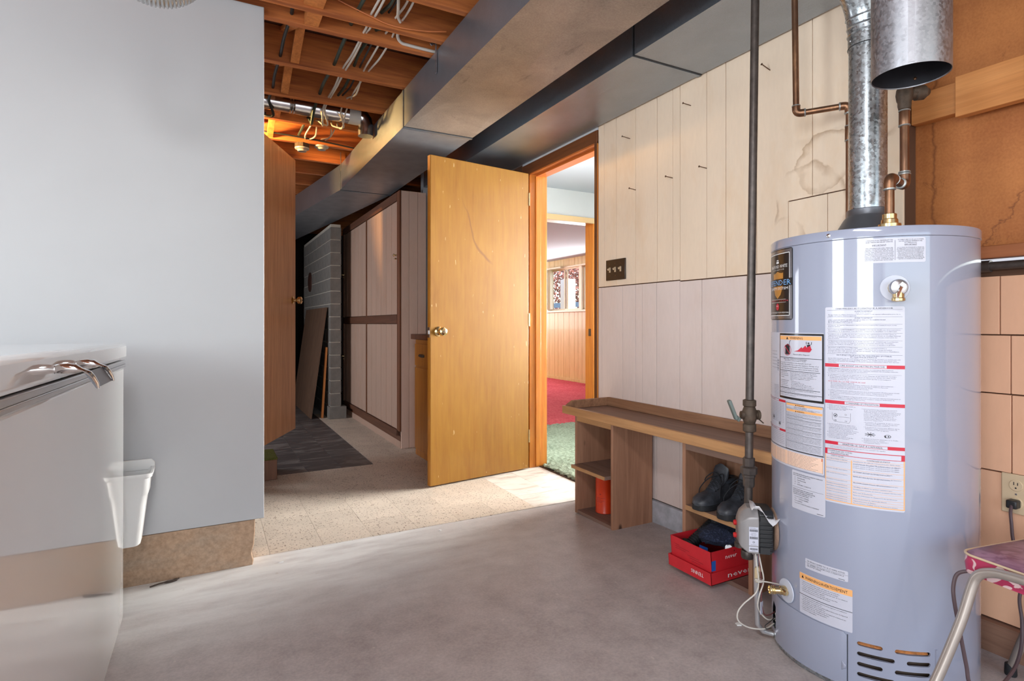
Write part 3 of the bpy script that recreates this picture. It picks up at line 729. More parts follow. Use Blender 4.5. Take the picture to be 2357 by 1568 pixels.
# ------------------------------------------------------------------ ducts under the joists
def duct_section(name, root, L, R, z0, z1, mat, brk=0, under=None):
    # L, R: lists of (x, y) along the left and the right side; cross-broken underside
    vs = [(p[0], p[1], z) for p in L+R for z in (z0, z1)]; n = len(L); fs = []
    for i in range(n-1):
        a = 2*i; b = 2*(n+i)
        fs += [(a, a+2, a+3, a+1), (b, b+1, b+3, b+2), (a+1, a+3, b+3, b+1)]
    fs += [(0, 1, 2*n+1, 2*n), (2*n-2, 4*n-2, 4*n-1, 2*n-1)]
    mb = MB().add(vs, fs); sheet = MB().add([Vector(v) for v in vs], [])
    for i in range(n-1):
        a = 2*i; b = 2*(n+i); c = Vector(((L[i][0]+L[i+1][0]+R[i][0]+R[i+1][0])/4, (L[i][1]+L[i+1][1]+R[i][1]+R[i+1][1])/4, z0-brk))
        k = len(sheet.v); sheet.v.append(c)
        sheet.f += [(a, k, a+2), (a+2, k, b+2), (b+2, k, b), (b, k, a)]
    o = obj(name, mb, mat, root, smooth=1.0)
    used = sorted({i for f in sheet.f for i in f}); mp = {o_: n_ for n_, o_ in enumerate(used)}
    u = MB(); u.v = [sheet.v[i] for i in used]; u.f = [tuple(mp[i] for i in f) for f in sheet.f]
    obj('underside', u, under or mat, o, recalc=False, smooth=1.0)
    return o
def seam_band(root, y, x0, x1, z0, z1, t=.006, e=.0018):
    obj('seam', MB().box(x0-e, x0+.002, y-t/2, y+t/2, z0-e, z1).box(x1-.002, x1+e, y-t/2, y+t/2, z0-e, z1).box(x0, x1, y-t/2, y+t/2, z0-e, z0+.001), SEAM, root)
    obj('cleat', MB().box(x0-.004, x0+.002, y+t, y+t+.02, z0-.004, z1).box(x1-.002, x1+.004, y+t, y+t+.02, z0-.004, z1).box(x0, x1, y+t, y+t+.022, z0-.004, z0+.001), DUCT, root)
d1 = thing('air_duct', 'larger sheet metal air duct with mottled tan underside, running beside the open joists', 'duct', (1.2, 3.15, 2.15))
duct_section('duct_section', d1, [(.99, -3.1), (.99, .7), (.99, 3.147)], [(1.417, -3.1), (1.417, .7), (1.417, 3.147)], 2.154, 2.364, DUCT, .010, DUCTB)
duct_section('duct_section', d1, [(.99, 3.153), (.988, 4.888)], [(1.417, 3.153), (1.417, 4.888)], 2.154, 2.364, DUCT, .004, UNDER2)
duct_section('duct_section', d1, [(.988, 4.893), (.812, 6.3), (.50, 8.8)], [(1.417, 4.893), (1.26, 6.3), (.96, 8.8)], 2.154, 2.364, DUCT, 0, UNDER2)
seam_band(d1, 3.15, .99, 1.417, 2.154, 2.364); seam_band(d1, 4.89, .988, 1.417, 2.154, 2.364, .004)
obj('hanger_strap', MB().beam((.984, 2.62, 2.25), (.984, 2.62, 2.40), .016, .003, (1, 0, 0)).beam((.984, 2.612, 2.398), (.95, 2.60, 2.374), .012, .003, (0, 1, 0)), GALVM, d1)
obj('hanger_wire', MB().tube([(.984, 4.85, 2.30), (.984, 4.86, 2.46)], .003, 6), GALVM, d1)
d2 = thing('air_duct', 'narrower sheet metal air duct tight against the plank wall above the doorway', 'duct', (1.82, 1.9, 2.18))
duct_section('duct_section', d2, [(1.618, -3.1), (1.618, 1.905)], [(2.018, -3.1), (2.018, 1.905)], 2.184, 2.364, DUCT, .003, DUCT2)
duct_section('duct_section', d2, [(1.618, 1.911), (1.618, 4.6)], [(2.018, 1.911), (2.018, 4.6)], 2.184, 2.364, DUCT, .003, DUCT2)
seam_band(d2, 1.908, 1.618, 2.018, 2.184, 2.364)
vp = thing('round_duct', 'bright round tin duct between the joists with a white tape collar', 'duct', (.3, 3.81, 2.40))
obj('pipe_section', MB().tube([(-.6, 3.81, 2.412), (.46, 3.81, 2.408)], .053, 28), BRIGHT, vp)
obj('pipe_section', MB().tube([(.47, 3.81, 2.408), (.50, 3.81, 2.408), (.87, 3.81, 2.404)], [.050, .055, .055], 28), BRIGHT, vp)
obj('crimp_ring', MB().lathe([(.053, 0), (.057, .008), (.053, .016), (.057, .024), (.053, .032)], (.455, 3.81, 2.408), (1, 0, 0), 28), BRIGHT, vp)
obj('tape_collar', MB().tube([(.82, 3.81, 2.404), (.892, 3.81, 2.403)], .0565, 28), TAPE, vp)
obj('elbow', MB().tube([(.895, 3.81, 2.403), (.915, 3.81, 2.398), (.928, 3.81, 2.380), (.934, 3.81, 2.35), (.934, 3.81, 2.28)], .05, 24), BRIGHT, vp)

# cables in the joist bays
def cable(name, pts, r, mat, label, group, n=8):
    return tag(obj(name, MB().tube(pts, r, n), mat), label, 'cable', group)
GC = 'cables threaded through the ceiling joists'
def run(x, z, y0, y1, sag=.012, amp=.01, seed=1, drop=None):
    rn = random.Random(seed); pts = []
    ys = sorted([y for y in JY+[2.709] if y0 < y < y1]); prev = (x, y0, z)
    ks = [prev]
    for y in ys: ks.append((x+rn.uniform(-amp, amp)*.6, y, z+rn.uniform(-.006, .006)))
    ks.append((x, y1, z)); out = []
    for a, b in zip(ks[:-1], ks[1:]):
        if a[1] < 3.7 < b[1]:
            out += [a, (a[0]-.01, 3.70, 2.375-.01*rn.random()), (a[0]+rn.uniform(-.03, .03), 3.80, 2.327-.02*rn.random()), (a[0]+rn.uniform(-.03, .03), 3.90, 2.345)]; continue
        m_ = ((a[0]+b[0])/2+rn.uniform(-amp, amp), (a[1]+b[1])/2, (a[2]+b[2])/2-sag*(1+.6*rn.random()))
        if drop and a[1] > drop[0]: m_ = (m_[0]+rn.uniform(-.03, .03), m_[1], m_[2]-drop[1]*rn.uniform(.3, .9))
        out += [a, m_]
    out.append(ks[-1]); return spline(out, 5)
cable('flat_cable', run(.648, 2.405, -1.0, 4.47, .004, .004, 1, (3.3, .05)), .0055, CABLE_W, 'white cable, left of the close pair crossing the joists', GC)
cable('flat_cable', run(.662, 2.405, -1.0, 4.47, .004, .004, 2, (3.3, .05)), .0055, CABLE_W, 'white cable, right of the close pair crossing the joists', GC)
cable('flat_cable', run(.755, 2.418, -1.0, 4.47, .004, .012, 3, (3.0, .04)), .005, CABLE_W, 'white cable, left of the looser pair nearer the large duct', GC)
cable('flat_cable', run(.785, 2.416, -1.0, 4.47, .004, .012, 4, (3.0, .04)), .005, CABLE_W, 'white cable, right of the looser pair nearer the large duct', GC)
cable('armored_cable', run(.596, 2.42, -1.0, 4.47, .008, .012, 5), .009, CABLE_G, 'dark green cable left of the white cables crossing the joists', GC)
cable('armored_cable', run(.70, 2.43, -1.0, 3.59, .012, .02, 6), .008, CABLE_G, 'dark green cable between the two white cable pairs', GC)
cable('thin_cable', run(.725, 2.435, -1.0, 3.59, .015, .02, 7), .005, CABLE_K, 'thin black cable between the two white cable pairs', GC)
cable('thin_cable', run(.335, 2.405, 2.3, 4.03, .0, .006, 8), .008, CABLE_K, 'black cable by the wooden bridging near the white wall', GC)
cable('bell_wire', spline([(.50, 2.525, 2.43), (.63, 2.52, 2.395), (.72, 2.522, 2.378), (.80, 2.515, 2.375), (.90, 2.51, 2.385), (.99, 2.50, 2.40)], 6), .0032, CABLE_O, 'thin orange wire sagging along a joist towards the large duct', None, 6)
cable('flat_cable', spline([(.70, 2.30, 2.40), (.735, 2.42, 2.40), (.755, 2.49, 2.405), (.775, 2.52, 2.40)], 6), .0065, CABLE_W, 'short white cable bent sideways at the first joists', None)
cable('flat_cable', spline([(.80, 2.60, 2.44), (.805, 2.66, 2.408), (.83, 2.684, 2.392), (.87, 2.685, 2.388), (.93, 2.684, 2.386), (1.02, 2.683, 2.385)], 6), .0075, CABLE_W, 'white cable stapled along a joist and ending at the large duct', None)
def twist(pts, r, off):
    P = spline(pts, 10); return [p+Vector((0, math.cos(i*.5+off), math.sin(i*.5+off)))*r*1.1 for i, p in enumerate(P)]
tw = [(.78, 2.26, 2.42), (.84, 2.30, 2.42), (.92, 2.32, 2.42), (1.0, 2.34, 2.42)]
tp = thing('twisted_wire', 'thin white twisted wire near the top of the picture by the large duct', 'cable', (.88, 2.3, 2.42))
obj('strand', MB().tube(twist(tw, .003, 0), .0026, 6), CABLE_W, tp); obj('strand', MB().tube(twist(tw, .003, PI), .0026, 6), CABLE_W, tp)
cable('thin_cable', spline([(.30, 4.40, 2.40), (.50, 4.405, 2.398), (.75, 4.41, 2.39), (1.0, 4.42, 2.375)], 6), .006, CABLE_K, 'black cable lying along a lamplit joist behind the round tin duct', None)

# lampholders on a far joist, with the hidden lit bulb in the bay before them
def lampholder(x, y, z, label, box):
    r = thing('lampholder', label, 'lampholder', (x, y, z))
    if box: obj('junction_box', MB().lathe([(.05, 0), (.052, -.028), (.045, -.032)], (x, y, z), (0, 0, 1), 8), RUSTY, r)
    b = -.032 if box else 0
    obj('socket', MB().lathe([(.052, b), (.05, b-.008), (.034, b-.014), (.030, b-.026), (.022, b-.026), (.020, b-.012)], (x, y, z)), PORC, r)
    return r
lampholder(.764, 4.47, 2.368, 'bare porcelain lampholder under a far joist, beside the large duct', False)
lampholder(.624, 4.47, 2.368, 'lampholder on a rusty box under a far joist, above the brown door', True)
lb = lampholder(.02, 4.46, 2.368, 'lit lampholder hidden behind the white wall', False)
obj('bulb', MB().ball((.02, 4.46, 2.30), .03), BULB, lb)
pl = bpy.data.lights.new('reflector_bulb_light', 'SPOT'); pl.energy = 110; pl.color = (1, .58, .2); pl.shadow_soft_size = .035; pl.spot_size = math.radians(104); pl.spot_blend = .35
po = bpy.data.objects.new('reflector_bulb_light', pl); COL.objects.link(po); po.location = (.04, 4.25, 2.33)
po.rotation_euler = Vector((1, -.06, .10)).to_track_quat('-Z', 'Y').to_euler()

# ------------------------------------------------------------------ doors
def knob(root, x, y, z, sgn, mat, parent=None):
    # round knob along local y, on the face at y, sticking out along sgn
    k = obj('door_knob', MB().lathe([(.030, 0), (.031, .004), (.026, .009), (.013, .012), (.011, .030), (.018, .036), (.026, .042), (.028, .054), (.026, .064), (.018, .069), (.006, .070)], (x, y, z), (0, sgn, 0), 28), mat, root, local=True)
    obj('keyhole', MB().lathe([(.007, 0), (.007, .003), (.002, .0032)], (x, y+sgn*.0695, z), (0, sgn, 0), 14), RUSTY, k, local=True)
ang = math.atan2(-.110, -.772)
dr = thing('door_1', 'amber varnished flush door standing open at the doorway', None, (2.002, 3.480, .012), rot=(0, 0, ang), kind='structure')
obj('door_leaf', MB().box(.004, .780, -.036, 0, 0, 2.075), DOOR_Y, dr, local=True, bevel=.0025)
obj('edge_strip', MB().box(.7802, .7818, -.0345, -.0015, .002, 2.072), DOOR_E, dr, local=True)
knob(dr, .722, 0, .968, 1, BRASS_W); knob(dr, .722, -.036, .968, -1, BRASS_W)
obj('latch_plate', MB().box(.7818, .7835, -.030, -.006, .93, .995).box(.7835, .793, -.024, -.012, .952, .975), CHROME_S, dr, local=True)
for z in (.18, 1.0, 1.85): obj('hinge', MB().tube([(-.002, -.002, z), (-.002, -.002, z+.09)], .006, 10), BRASS, dr, local=True)
ang2 = math.atan2(.69, .328)
db = thing('door_2', 'brown flush door standing ajar behind the white wall', None, (.262, 3.87, .238), rot=(0, 0, ang2), kind='structure')
obj('door_leaf', MB().box(.004, .764, 0, .036, 0, 2.025), DOOR_B, db, local=True, bevel=.002)
knob(db, .70, 0, .965, -1, BRASS_W); knob(db, .70, .036, .965, 1, BRASS_W)
for z in (.2, 1.7): obj('hinge', MB().tube([(-.002, .002, z), (-.002, .002, z+.09)], .006, 10), BRASS, db, local=True)
struct('trim_10', MB().box(.20, .255, 3.83, 3.93, 0, 2.37), CASINGZ)
st = thing('stair_step', 'wooden step with a green carpeted top behind the white wall', 'step', (.1, 4.18, 0))
obj('riser_box', MB().box(-.4, .408, 4.035, 4.33, .0035, .135), FRAME_B, st, bevel=.003)
obj('carpet_top', MB().box(-.4, .412, 4.028, 4.33, .135, .148), STEPGREEN, st, bevel=.004)

# ------------------------------------------------------------------ tall cabinet, base cabinet, block wall, leaning boards
cb = thing('storage_cabinet', 'tall pinkish plank cabinet with four doors in brown frames', 'cabinet', (1.5, 5.65, 0))
obj('carcass', MB().box(1.412, 1.612, 4.552, 6.74, .10, 2.10), JOINT, cb)
xs = [1.404, 1.469, 1.545, 1.618]
for a, b in zip(xs[:-1], xs[1:]): obj('plank', MB().box(a+.001, b-.001, 4.538, 4.552, .004, 2.122), CAB_E, cb, bevel=.001)
obj('corner_post', MB().box(1.388, 1.4035, 4.536, 4.578, .145, 2.122), FRAME_B, cb, bevel=.0015)
for y0, y1 in ((4.579, 4.615), (5.64, 5.665), (6.70, 6.745)): obj('stile', MB().box(1.390, 1.411, y0, y1, .145, 2.122), FRAME_B, cb, bevel=.0015)
for z0, z1, e in ((.10, .145, .004), (1.03, 1.10, .004), (2.055, 2.122, .002)): obj('rail', MB().box(1.390-e, 1.410, 4.616, 6.699, z0, z1), FRAME_R, cb, bevel=.0015)
obj('kick_board', MB().box(1.405, 1.425, 4.555, 6.74, .06, .10), FRAME_R, cb); obj('plinth', MB().box(1.40, 1.60, 4.553, 6.74, .003, .06), CAB_P, cb)
for (y0, y1) in ((4.618, 5.638), (5.667, 6.698)):
    for (z0, z1) in ((.148, 1.028), (1.103, 2.052)):
        dd = obj('cabinet_door', MB().box(1.403, 1.411, y0+.002, y1-.002, z0+.002, z1-.002), JOINT, cb)
        n_ = 6; w_ = (y1-y0)/n_
        for i in range(n_): obj('board', MB().box(1.397, 1.4035, y0+w_*i+.003, y0+w_*(i+1)-.003, z0+.003, z1-.003), CAB_P, dd, bevel=.001)
for (y, z) in ((6.69, 1.59), (4.64, 1.60), (6.68, .656)):
    obj('latch', MB().lathe([(.008, 0), (.006, .012), (.011, .018), (.009, .026), (.002, .028)], (1.392, y, z), (-1, 0, 0), 14).lathe([(.007, 0), (.007, .012), (.002, .014)], (1.392, y, z-.03), (-1, 0, 0), 12), BRASS, cb)
bc = thing('base_cabinet', 'orange oak base cabinet half hidden behind the amber door', 'cabinet', (1.7, 3.95, 0))
obj('carcass', MB().box(1.448, 1.99, 3.62, 4.305, .004, .905), OAK, bc, bevel=.002)
obj('counter', MB().box(1.418, 2.0, 3.6, 4.335, .908, .948), FRAME_B, bc, bevel=.003)
df = obj('drawer', MB().box(1.434, 1.448, 3.66, 4.285, .705, .875), OAK, bc, bevel=.003)
obj('pull', MB().lathe([(.004, -.05), (.010, -.045), (.013, 0), (.010, .045), (.004, .05)], (1.428, 4.11, .785), (0, 1, 0), 14), RUSTY, df)
obj('cabinet_door', MB().box(1.434, 1.448, 3.66, 4.285, .06, .69), OAK, bc, bevel=.003)

bw = struct('wall_block', MB().box(1.173, 1.277, 6.310, 8.2, 0, 2.1), MORTAR)
H_ = .138; L_ = .29; cache = {}
for r in range(15):
    off = 0 if r % 2 == 0 else -L_/2; y = 6.3+off
    while y < 8.19:
        a, b = max(y, 6.3), min(y+L_, 8.2)
        if b-a > .03:
            w_ = round(b-a, 3)
            if w_ not in cache: cache[w_] = obj('block', MB().box(-.057, .057, -w_/2+.005, w_/2-.005, .005, H_-.005), BLOCK, bw, bevel=.002); cache[w_].location = (1.225, (a+b)/2, r*H_)
            else: inst(cache[w_], 'block', bw, (1.225+random.uniform(-.001, .001), (a+b)/2, r*H_))
        y += L_
obj('block', MB().box(1.155, 1.335, 6.285, 6.42, .003, .135), BLOCK, bw, bevel=.004)
tag(obj('flue_cover', MB().lathe([(.125, 0), (.122, .010), (.09, .016), (.02, .018)], (1.1675, 7.65, 1.56), (-1, 0, 0), 28), RUSTPLATE), 'round brown flue cover on the grey block wall', 'cover')
ly = thing('plywood_sheet', 'brown plywood sheet leaning against the grey block wall', 'board', (.99, 7.1, 0))
obj('sheet', MB().obox((1.067, 7.10, .605), (.081, 0, .60), (0, .70, 0), (.0062, 0, -.0008)), LEANP, ly)
tag(obj('narrow_board', MB().obox((1.128, 6.44, .388), (.022, 0, .383), (0, .03, 0), (.009, 0, -.0005)), BRIDGE), 'narrow board leaning between the plywood sheet and the block wall', 'board')
# dim things in the far dark corner
fu = thing('furnace', 'dark furnace cabinet deep in the unlit corner', 'furnace', (.55, 8.35, 0))
obj('cabinet_shell', MB().box(.25, .95, 8.1, 8.7, .003, 1.5), PLASTIC_K, fu, bevel=.01)
obj('plenum', MB().box(.3, .9, 8.15, 8.65, 1.5, 2.1), SEAM, fu)

# ------------------------------------------------------------------ left: white enamel dryer, bin, hose
ap = thing('dryer', 'glossy white enamel appliance with chrome strip and handle at the left edge', 'appliance', (-.255, 2.37, .012), rot=(math.radians(-.9), 0, 0))
obj('cabinet_body', MB().box(-.62, 0, -1.8, 0, 0.0, .866), ENAMEL, ap, local=True, bevel=.006)
obj('top', MB().box(-.625, .008, -1.81, .006, .893, .951), ENAMEL, ap, local=True, bevel=.012)
obj('chrome_strip', MB().box(-.60, .007, -1.805, -.004, .868, .878).box(-.60, .0055, -1.805, -.002, .878, .891), CHROME_S, ap, local=True, bevel=.002)
hd = obj('handle', MB().obox((.062, -.963, .894), (.009, 0, -.015), (0, .095, 0), (.0012, 0, .0008)), plain('grey_grip', rgb(112, 112, 118), .4, .5), ap, local=True)
for y in (-1.061, -.864):
    br = MB().lathe([(.016, 0), (.017, .003), (.012, .006), (.007, .008)], (.0005, y, .916), (1, 0, 0), 20)
    rings = []
    for (x, z, ry, rz) in ((.006, .917, .006, .006), (.016, .918, .009, .009), (.028, .918, .011, .010), (.040, .917, .0115, .009), (.050, .9145, .0115, .0065), (.059, .909, .011, .0045), (.066, .900, .0105, .0035), (.072, .888, .010, .003), (.0745, .878, .0095, .002)):
        rings.append([(x+rz*math.sin(a)*(.9 if x > .05 else 0), y+ry*math.cos(a), z+rz*math.sin(a)*(1 if x < .05 else .5)) for a in [2*PI*k/16 for k in range(16)]])
    br.loft(rings); obj('bracket', br, CHROME, hd, local=True)
bn = thing('plastic_bin', 'white plastic bin hung low on the white wall beside the appliance', 'bin', (-.30, 2.58, .2))
def rrect(cx, cy, w, d, z, r=.02, n=5):
    out = []
    for (sx, sy, a0) in ((1, 1, 0), (-1, 1, PI/2), (-1, -1, PI), (1, -1, 1.5*PI)):
        for k in range(n+1):
            a = a0+PI/2*k/n; out.append((cx+sx*(w/2-r)+r*math.cos(a), cy+sy*(d/2-r)+r*math.sin(a), z))
    return out
mb = MB(); c0 = (-.30, 2.58)
prof = [(.150, .105, .20, 0), (.160, .110, .205, 0), (.195, .128, .36, 0), (.200, .130, .385, 0), (.212, .136, .392, 0), (.222, .142, .452, 0), (.238, .148, .456, 0), (.240, .149, .470, 0), (.226, .140, .470, 0), (.214, .134, .452, 0), (.150, .10, .212, 0)]
mb.loft([rrect(c0[0], c0[1], w, d, z) for w, d, z, _ in prof])
obj('tub', mb, PLASTIC_W, bn)
obj('back_rim', MB().prism([(-.42, .455), (-.18, .455), (-.18, .485), (-.192, .498), (-.408, .498), (-.42, .485)], 'y', 2.645, 2.655), PLASTIC_W, bn, bevel=.003)
hs = MB(); cx, cy, cz = -.13, 1.885, 2.06; path = []; rad = []
for i in range(161):
    a = PI*i/160; path.append((cx+.085*math.cos(PI+a), cy, cz+.085*math.sin(PI+a))); rad.append(.047+(.004 if i % 4 < 2 else 0))
path = [(cx-.085, cy, cz+.5-.005*i) for i in range(100)]+path+[(cx+.085, cy, cz+.005*i) for i in range(1, 100)]
rad = [.047+(.004 if i % 4 < 2 else 0) for i in range(len(path))]
hs.tube(path, rad, 24)
tag(obj('flexible_hose', hs, HOSE, smooth=60), 'ribbed silver flexible hose looping down at the top of the white wall', 'hose')

# ------------------------------------------------------------------ bench with its two cubby stands, and what stands in them
be = thing('storage_bench', 'old wooden bench with raised rim and two cubby stands along the plank wall', 'bench', (1.88, 1.95, .01))
obj('seat_board', MB().box(1.737, 2.028, 1.30, 2.615, .541, .563), BENCHY, be, bevel=.002)
obj('fascia', MB().box(1.718, 1.7365, 1.30, 2.622, .540, .581), FASCIA, be, bevel=.002)
obj('back_rim', MB().box(2.010, 2.0285, 1.30, 2.60, .5635, .611), RIMW, be, bevel=.002)
obj('end_rim', MB().prism([(1.737, .5635), (2.028, .5635), (2.028, .609), (1.775, .607), (1.737, .584)], 'y', 2.598, 2.617), RIMW, be, bevel=.002)
def cubby(y0, y1, zb, shelf_out, s_thick, label_z):
    t = .018
    for y in (y0, y1-t): obj('side_panel', MB().box(1.757, 2.010, y, y+t, zb, .5405), BENCH, be, bevel=.0015)
    obj('bottom_board', MB().box(1.760, 2.008, y0+t+.0005, y1-t-.0005, zb, zb+.018), SHELFW, be, bevel=.0015)
    obj('back_panel', MB().box(2.0, 2.0095, y0+t+.0005, y1-t-.0005, zb+.018, .5405), BENCH, be)
    obj('top_rail', MB().box(1.757, 1.772, y0+t+.0005, y1-t-.0005, .505, .5405), FASCIA if shelf_out else BENCHY, be, bevel=.001)
    obj('shelf', MB().box(1.722 if shelf_out else 1.757, 1.999, y0+t+.001, y1-t-.001, .276-s_thick, .276), SHELFW, be, bevel=.0015)
    obj('shelf_edge', MB().box(1.7195 if shelf_out else 1.7545, 1.722 if shelf_out else 1.757, y0+t+.003, y1-t-.001, .2765-s_thick, .2755), FASCIA if shelf_out else PLYED, be)
cubby(2.228, 2.555, .0088, True, .018, 0)
cubby(1.418, 1.766, .031, False, .020, 0)
can = thing('paint_can', 'bright orange round can under the shelf of the left cubby', 'can', (1.868, 2.44, .028))
obj('can_body', MB().lathe([(.046, 0), (.0485, .002), (.0485, .005), (.0475, .007), (.0475, .185), (.0485, .187), (.0485, .19), (.044, .191), (.043, .187)], (1.868, 2.44, .028), n=40), ORANGE, can)
def canframe(x, y): a = math.radians(205)+x/.0475; return Vector((1.868+.0479*math.cos(a), 2.44+.0479*math.sin(a), .028+y))
p = printer(canframe, BOXIN, can)
p.poly([(.0, .100), (.006, .103), (0, .106), (-.006, .103)])
for i, w in enumerate((.052, .03, .048, .036)): p.rect(-.026, -.026+w, .082-.007*i, .0835-.007*i)

# pair of lace-up shoes on the right cubby's shelf
def make_shoe(label, loc, rz, name='lace_shoe', sc=.93):
    r = thing(name, label, 'shoe', loc, 'pair of black work shoes', rot=(0, 0, rz))
    st = [(.000, .022), (.012, .032), (.05, .036), (.10, .035), (.15, .040), (.19, .045), (.225, .046), (.255, .038), (.274, .024), (.282, .010)]
    def ring(x, w, zs, n=20):
        return [(x*sc, w*sc*math.cos(2*PI*k/n), zs[0]+(zs[1]-zs[0])*(math.sin(2*PI*k/n)*.5+.5)) for k in range(n)]
    sole = MB()
    def flat(x, w, z0, z1): return [(x*sc, -w*sc, z0), (x*sc, w*sc, z0), (x*sc, w*sc*1.02, z1), (x*sc, -w*sc*1.02, z1)]
    sole.loft([flat(x, w+.004, .0 if x < .08 or x > .12 else .006, .027 if x < .1 else .022) for x, w in st])
    obj('sole', sole, RUBBER, r, local=True, bevel=.003)
    up = MB(); n = 22
    ht = {0: .075, .012: .088, .05: .097, .10: .098, .15: .080, .19: .066, .225: .058, .255: .050, .274: .040, .282: .030}
    rings = []
    for x, w in st:
        h = ht[x]; z0 = .020; rg = []
        for k in range(n):
            a = PI*k/(n-1); ca, sa = math.cos(a), math.sin(a); e = .75 if x > .13 else .5
            rg.append((x*sc-(.006*(sa) if x > .27 else 0), w*sc*math.copysign(abs(ca)**e, ca)*(1-.22*sa if x < .16 else 1), z0+(h-z0)*sa**.8))
        rings.append(rg)
    up.loft(rings); obj('upper', up, LEATHER, r, local=True, smooth=60)
    toe = MB(); cap = []
    for x, w in st[-4:]:
        h = ht[x]+.003; cap.append([(x*sc+.001, (w+.0025)*sc*math.copysign(abs(math.cos(PI*k/15))**.75, math.cos(PI*k/15)), .024+(h-.024)*math.sin(PI*k/15)**.8) for k in range(16)])
    toe.loft(cap, cap=False, closed=False); toe.f.append(tuple(range(len(toe.v)-16, len(toe.v)))); obj('toe_cap', toe, LEATHER, r, local=True, smooth=60)
    col = [(.052*sc+.046*sc*math.cos(a), .029*sc*math.sin(a), .099-.012*math.cos(a)*(1 if math.cos(a) > 0 else -.4)) for a in [2*PI*k/24 for k in range(25)]]
    obj('collar', MB().tube(col, .0095, 10, False), LEATHER, r, local=True)
    obj('lining', MB().ball((.052*sc, 0, .092), .03, (1.35, .85, .25)), LACE, r, local=True)
    tg = []
    for x, z, w in ((.185, .068, .020), (.155, .080, .027), (.125, .096, .033), (.108, .116, .037), (.100, .138, .037), (.097, .152, .032), (.096, .157, .020)):
        tg.append([(x*sc+.004*math.cos(a), w*math.sin(a), z+.003+.005*math.cos(a)-.006*abs(math.sin(a))**2) for a in [2*PI*k/14 for k in range(14)]])
    obj('tongue', MB().loft(tg), LEATHER, r, local=True, smooth=70)
    lm = MB()
    rows = [(.178, .073), (.163, .081), (.148, .090), (.132, .099), (.117, .110)]
    for i, (x, z) in enumerate(rows):
        w = .021+.001*i
        lm.tube(spline([(x*sc, -w, z-.006), (x*sc+.002, 0, z+.006), (x*sc, w, z-.006)], 5), .0022, 6)
        if i < 4:
            x2, z2 = rows[i+1]
            lm.tube(spline([(x*sc, -w, z-.004), ((x+x2)/2*sc, 0, (z+z2)/2+.009), (x2*sc, w, z2-.004)], 5), .0022, 6)
            lm.tube(spline([(x*sc, w, z-.004), ((x+x2)/2*sc, 0, (z+z2)/2+.011), (x2*sc, -w, z2-.004)], 5), .0022, 6)
    for s_ in (-1, 1):
        lm.tube(spline([(.117*sc, 0, .120), (.125*sc, s_*.022, .128), (.15*sc, s_*.040, .108), (.165*sc, s_*.036, .095), (.14*sc, s_*.02, .112), (.118*sc, 0, .120)], 6), .0020, 6)
        lm.tube(spline([(.117*sc, 0, .120), (.15*sc, s_*.03, .104), (.185*sc, s_*.046, .070), (.19*sc, s_*.05, .045)], 6), .0020, 6)
    obj('laces', lm, LACE, r, local=True)
    em = MB()
    for i, (x, z) in enumerate(rows):
        for s_ in (-1, 1): em.lathe([(.0035, 0), (.004, .0012), (.002, .0014)], (x*sc, s_*(.022+.001*i), z-.007), (.2, s_*.5, .8), 8)
    obj('eyelets', em, SEAM, r, local=True)
    return r
make_shoe('dusty black lace-up shoe on the cubby shelf, the left one with tall tongue', (1.996, 1.702, .277), PI+.13)
make_shoe('dusty black lace-up shoe on the cubby shelf, the right one near the pipe', (1.996, 1.572, .277), PI+.12)

# red shoe box standing in its own lid, with odds and ends
bx = thing('shoe_box', 'red cardboard shoe box standing in its lid under the shoes', 'box', (1.81, 1.64, .05))
Z0 = .0495
def tray(x0, x1, y0, y1, z0, z1, t, lean=0):
    m_ = MB()
    m_.box(x0, x1, y0, y1, z0, z0+t)
    m_.prism([(x0-lean, z1), (x0, z0), (x0+t, z0), (x0+t-lean, z1)], 'y', y0, y1)
    m_.box(x1-t, x1, y0, y1, z0, z1); 
    m_.prism([(x0, z0), (x1, z0), (x1, z1*.98), (x0-lean, z1)], 'y', y0, y0+t)
    m_.prism([(x0, z0), (x1, z0), (x1, z1*.98), (x0-lean, z1)], 'y', y1-t, y1); return m_
obj('box_tray', tray(1.672, 1.962, 1.526, 1.736, Z0+.003, Z0+.122, .0025, .010), BOXRED, bx)
obj('box_lid', tray(1.660, 1.965, 1.520, 1.742, Z0, Z0+.046, .0022, .004), BOXRED, bx)
obj('box_lining', MB().box(1.676, 1.958, 1.530, 1.732, Z0+.0056, Z0+.0066), BOXIN, bx)
p = printer(lambda x, y: Vector((1.6592-.004*y/.046-.0006, 1.742-x, Z0+y)), INK_W, bx)
p.text('TENNIS', .1545, .0235+.008, .015, .062, 'C', rot180=True)
p2 = printer(lambda x, y: Vector((1.662+x, 1.5254+(0 if y > .047 else -.006), Z0+y)), INK_W, bx)
p2.text('never', .078, .084, .017, .062); p2.text('never', .085, .014, .021, .13)
p3 = printer(lambda x, y: Vector((1.6625+x, 1.5256, Z0+y)), STICKER, bx, 'sticker'); p3.rect(.004, .026, .05, .088, 1)
p4 = printer(lambda x, y: Vector((1.6715-.010*(y/.122)-.0006, 1.736-x, Z0+y)), BOXIN, bx)
for i, (a, b) in enumerate(((.02, .05), (.024, .10), (.026, .08), (.09, .15), (.10, .17), (.11, .155))): p4.rect(a, b, .094-.008*i, .0955-.008*i)
